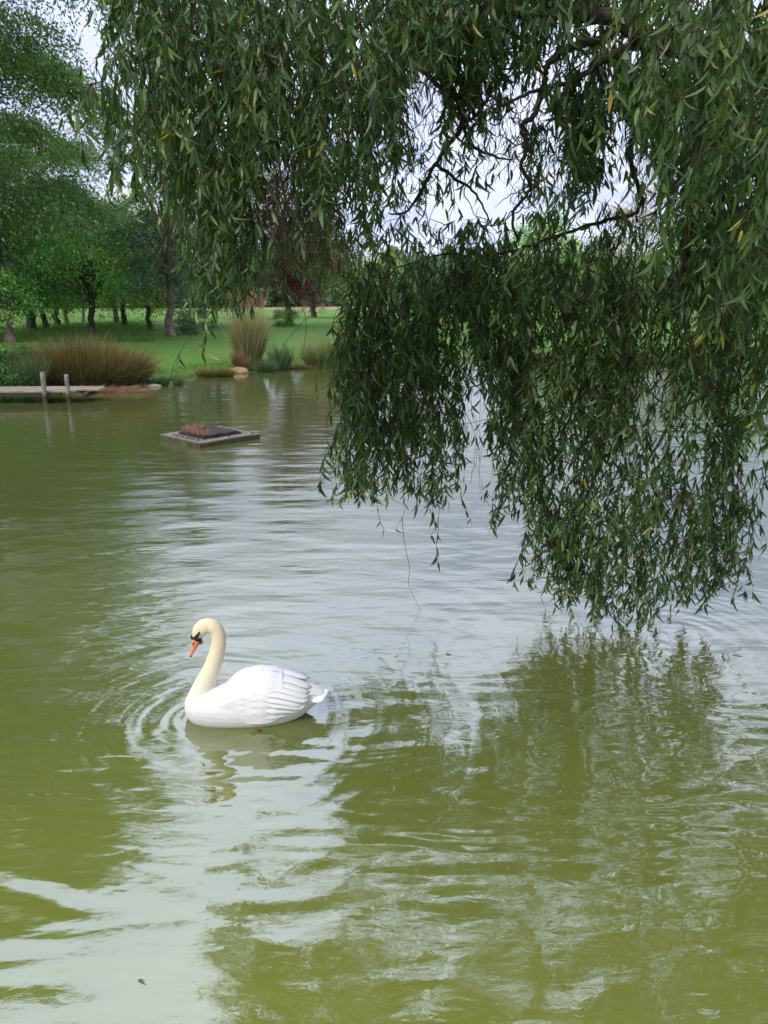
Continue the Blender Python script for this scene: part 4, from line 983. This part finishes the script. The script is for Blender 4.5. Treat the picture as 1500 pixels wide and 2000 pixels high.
# lower curtain
bot_m = [(640, 850), (655, 950), (700, 985), (740, 960), (790, 930), (850, 1000), (880, 985), (905, 880), (925, 760), (945, 860), (970, 960), (1010, 1010), (1050, 1040), (1070, 1110), (1110, 1150), (1170, 1185), (1215, 1225), (1300, 1185), (1360, 1170), (1430, 1130), (1455, 1020), (1480, 960), (1500, 1010)]
layer(680, 668, 1490, [(640, 600), (700, 470), (760, 430), (900, 440), (1000, 420), (1100, 400), (1250, 380), (1490, 380)], bot_m, [(640, 5.9), (900, 6.0), (1200, 5.75), (1490, 5.4)], (.5, 1.2), .105, .004, clumps=110, dj=.25)
layer(470, 675, 1480, [(640, 560), (700, 440), (900, 430), (1000, 420), (1100, 400), (1250, 400), (1490, 380)],
      [(640, 800), (750, 880), (850, 900), (890, 830), (915, 620), (950, 760), (1050, 920), (1150, 960), (1250, 880), (1300, 720), (1400, 860), (1490, 860)],
      [(640, 6.4), (900, 6.5), (1200, 6.3), (1490, 6.0)], (.5, 1.2), .11, clumps=70)
layer(150, 1060, 1480, [(1060, 950), (1480, 850)], [(1030, 1130), (1070, 1140), (1170, 1190), (1215, 1230), (1300, 1190), (1430, 1150), (1480, 1040)], [(1060, 5.7), (1480, 5.5)], (.3, .8), .10, .006, clumps=34, dj=.15)
# upper right
layer(300, 1060, 1560, [(1060, -160), (1560, -160)],
      [(1060, 60), (1110, 200), (1130, 380), (1180, 300), (1215, 200), (1260, 260), (1310, 470), (1400, 560), (1560, 600)], [(1060, 5.4), (1560, 5.0)], (.4, 1.1), .115, clumps=60)
layer(230, 1270, 1600, [(1270, -160), (1600, -160)], [(1270, 120), (1330, 330), (1380, 450), (1430, 560), (1500, 760), (1600, 800)], [(1270, 4.0), (1600, 3.6)], (.3, .8), .095, .01, clumps=50)
layer(46, 1400, 1600, [(1400, 480), (1600, 380)], [(1400, 700), (1440, 760), (1500, 900), (1600, 950)], [(1400, 4.0), (1600, 3.8)], (.3, .6), .10, .05)
layer(120, 1080, 1340, [(1080, 120), (1340, 100)], [(1080, 380), (1110, 410), (1150, 420), (1190, 350), (1230, 300), (1340, 460)], [(1080, 5.8), (1340, 5.6)], (.4, .9), .11, clumps=26)
layer(170, 760, 1110, [(760, 150), (1110, 120)], [(760, 420), (900, 430), (960, 330), (1110, 420)], [(760, 5.9), (1110, 5.7)], (.2, .6), .095, clumps=30)
# top edge over the limbs
layer(120, 780, 1120, [(780, -160), (1120, -160)], [(780, 130), (830, 110), (900, 150), (960, 120), (1000, 60), (1060, 10), (1120, 20)], [(780, 5.1), (1120, 5.0)], (.3, .8), .105, clumps=26)
layer(260, 1530, 1900, [(1530, 200), (1900, 200)], [(1530, 1120), (1900, 1100)], [(1530, 5.9), (1900, 6.1)], (.6, 1.3), .12, clumps=40)
layer(160, 1560, 1900, [(1560, -300), (1900, -300)], [(1560, 900), (1900, 1000)], [(1530, 4.6), (1900, 4.6)], (.6, 1.3), .12, clumps=30)
# lone tips hanging low
for (u, v0, v1, D) in [(380, 600, 770, 5.0), (400, 620, 720, 5.0), (418, 590, 700, 4.9), (790, 900, 1060, 5.9), (740, 930, 1050, 6.0), (860, 960, 1110, 6.0), (900, 960, 1045, 6.0), (860, 930, 1050, 6.0), (985, 900, 1050, 6.0), (1020, 1080, 1140, 5.7), (1215, 1080, 1232, 5.8)]:
    a, b_ = atD(u, v0, D), atD(u, v1, D); strand(a, b_.z, (a.z - b_.z) * 1.25, .095, .45, (0, 0, -1), 1.3, .03)
for _ in range(520):
    y = rg.uniform(6.4, 9.2); x = rg.uniform(-1.3, 8); z = rg.uniform(2.75 + .36 * y + 1.0, 9.5 if x > 1.5 else 7.8); L = rg.uniform(.6, 1.3)
    strand((x, y, z), 2.75 + .36 * y, L, .13, 1.0, None, 1.0)
# the part of the crown overhead and round the trunk, outside the picture
for _ in range(520):
    x = rg.uniform(-1.6, 7.5); y = rg.uniform(3.0, 7.2); z = rg.uniform(3.3, 7.2) if x > 1 else rg.uniform(4.5, 6.0)
    p_ = np.array([[x, y, z]]); u_, v_ = proj(p_)
    if -60 < u_[0] < 1560 and v_[0] > -330: continue
    if x > 5.2: z = rg.uniform(1.6, 7.5)
    strand((x, y, z), .1, rg.uniform(.5, 1.2), .11, 1.0, None, 1.0)
C, D_, S_3, L_, T_ = map(np.concatenate, (LC, LD, LS, LL, LT))
print('willow leaves', len(C)); L_ *= .88
me = leaves_mesh(C - np.array(wroot_loc), D_, S_3, L_, L_ * rg.uniform(.075, .122, len(L_)), np.column_stack([rg.normal(size=len(L_)) * .42, rg.normal(size=len(L_)) * .38]), T_, 'crown')
link_mesh('crown', me, M_LEAF_W, willow)
link_mesh('trunk', WT.mesh('trunk'), M_BARK_W, willow)
# long bare twigs dipping to the water
def twig(uvD, name_label):
    T = Tubes(); P_ = catmull([tuple(atD(*q)) for q in uvD], 5); T.add(P_ - np.array(wroot_loc), np.linspace(.0028, .0012, len(P_)), 5)
    link_mesh('bare_twig', T.mesh('bare_twig'), M_TWIG, willow)
twig([(785, 1010, 5.95), (790, 1060, 5.95), (800, 1110, 5.95), (798, 1140, 5.95), (815, 1180, 5.95), (832, 1208, 5.95)], '')
twig([(560, 560, 4.6), (590, 600, 4.6), (598, 640, 4.6), (590, 700, 4.6), (585, 730, 4.6)], '')
twig([(620, 560, 4.6), (618, 600, 4.6), (590, 630, 4.6), (560, 665, 4.6), (548, 690, 4.6)], '')
twig([(1460, 1000, 5.5), (1475, 1040, 5.5), (1490, 1070, 5.5), (1480, 1095, 5.5)], '')
# floating fallen leaves
LF = [(268, 1913, 'small dark fallen leaf floating near the bottom left of the pond'), (1170, 1336, 'dark fallen leaf floating in the willow reflection'), (870, 1276, 'curled fallen leaf floating right of the swan'),
      (770, 1283, 'thin fallen leaf floating above and right of the swan'), (1205, 1318, 'fallen leaf floating below the lowest willow tips'), (532, 893, 'pale fallen leaf floating in front of the raft')]
for k, (u, v, lb) in enumerate(LF):
    p_ = onz(u, v, .004); g = np.random.default_rng(200 + k)
    me = leaves_mesh(np.zeros((1, 3)), np.array([[1.0, g.normal() * .4, .08]]), np.array([[g.normal(), g.normal(), .3]]), np.array([.035 + .015 * g.random()]), np.array([.006]), np.array([[.2, .5]]), np.array([.3 if k != 5 else .9]), 'fallen_leaf')
    o = link_mesh('fallen_leaf', me, M_LEAF_W); o.location = p_; tag(o, lb, 'leaf', 'leaves floating on the pond')
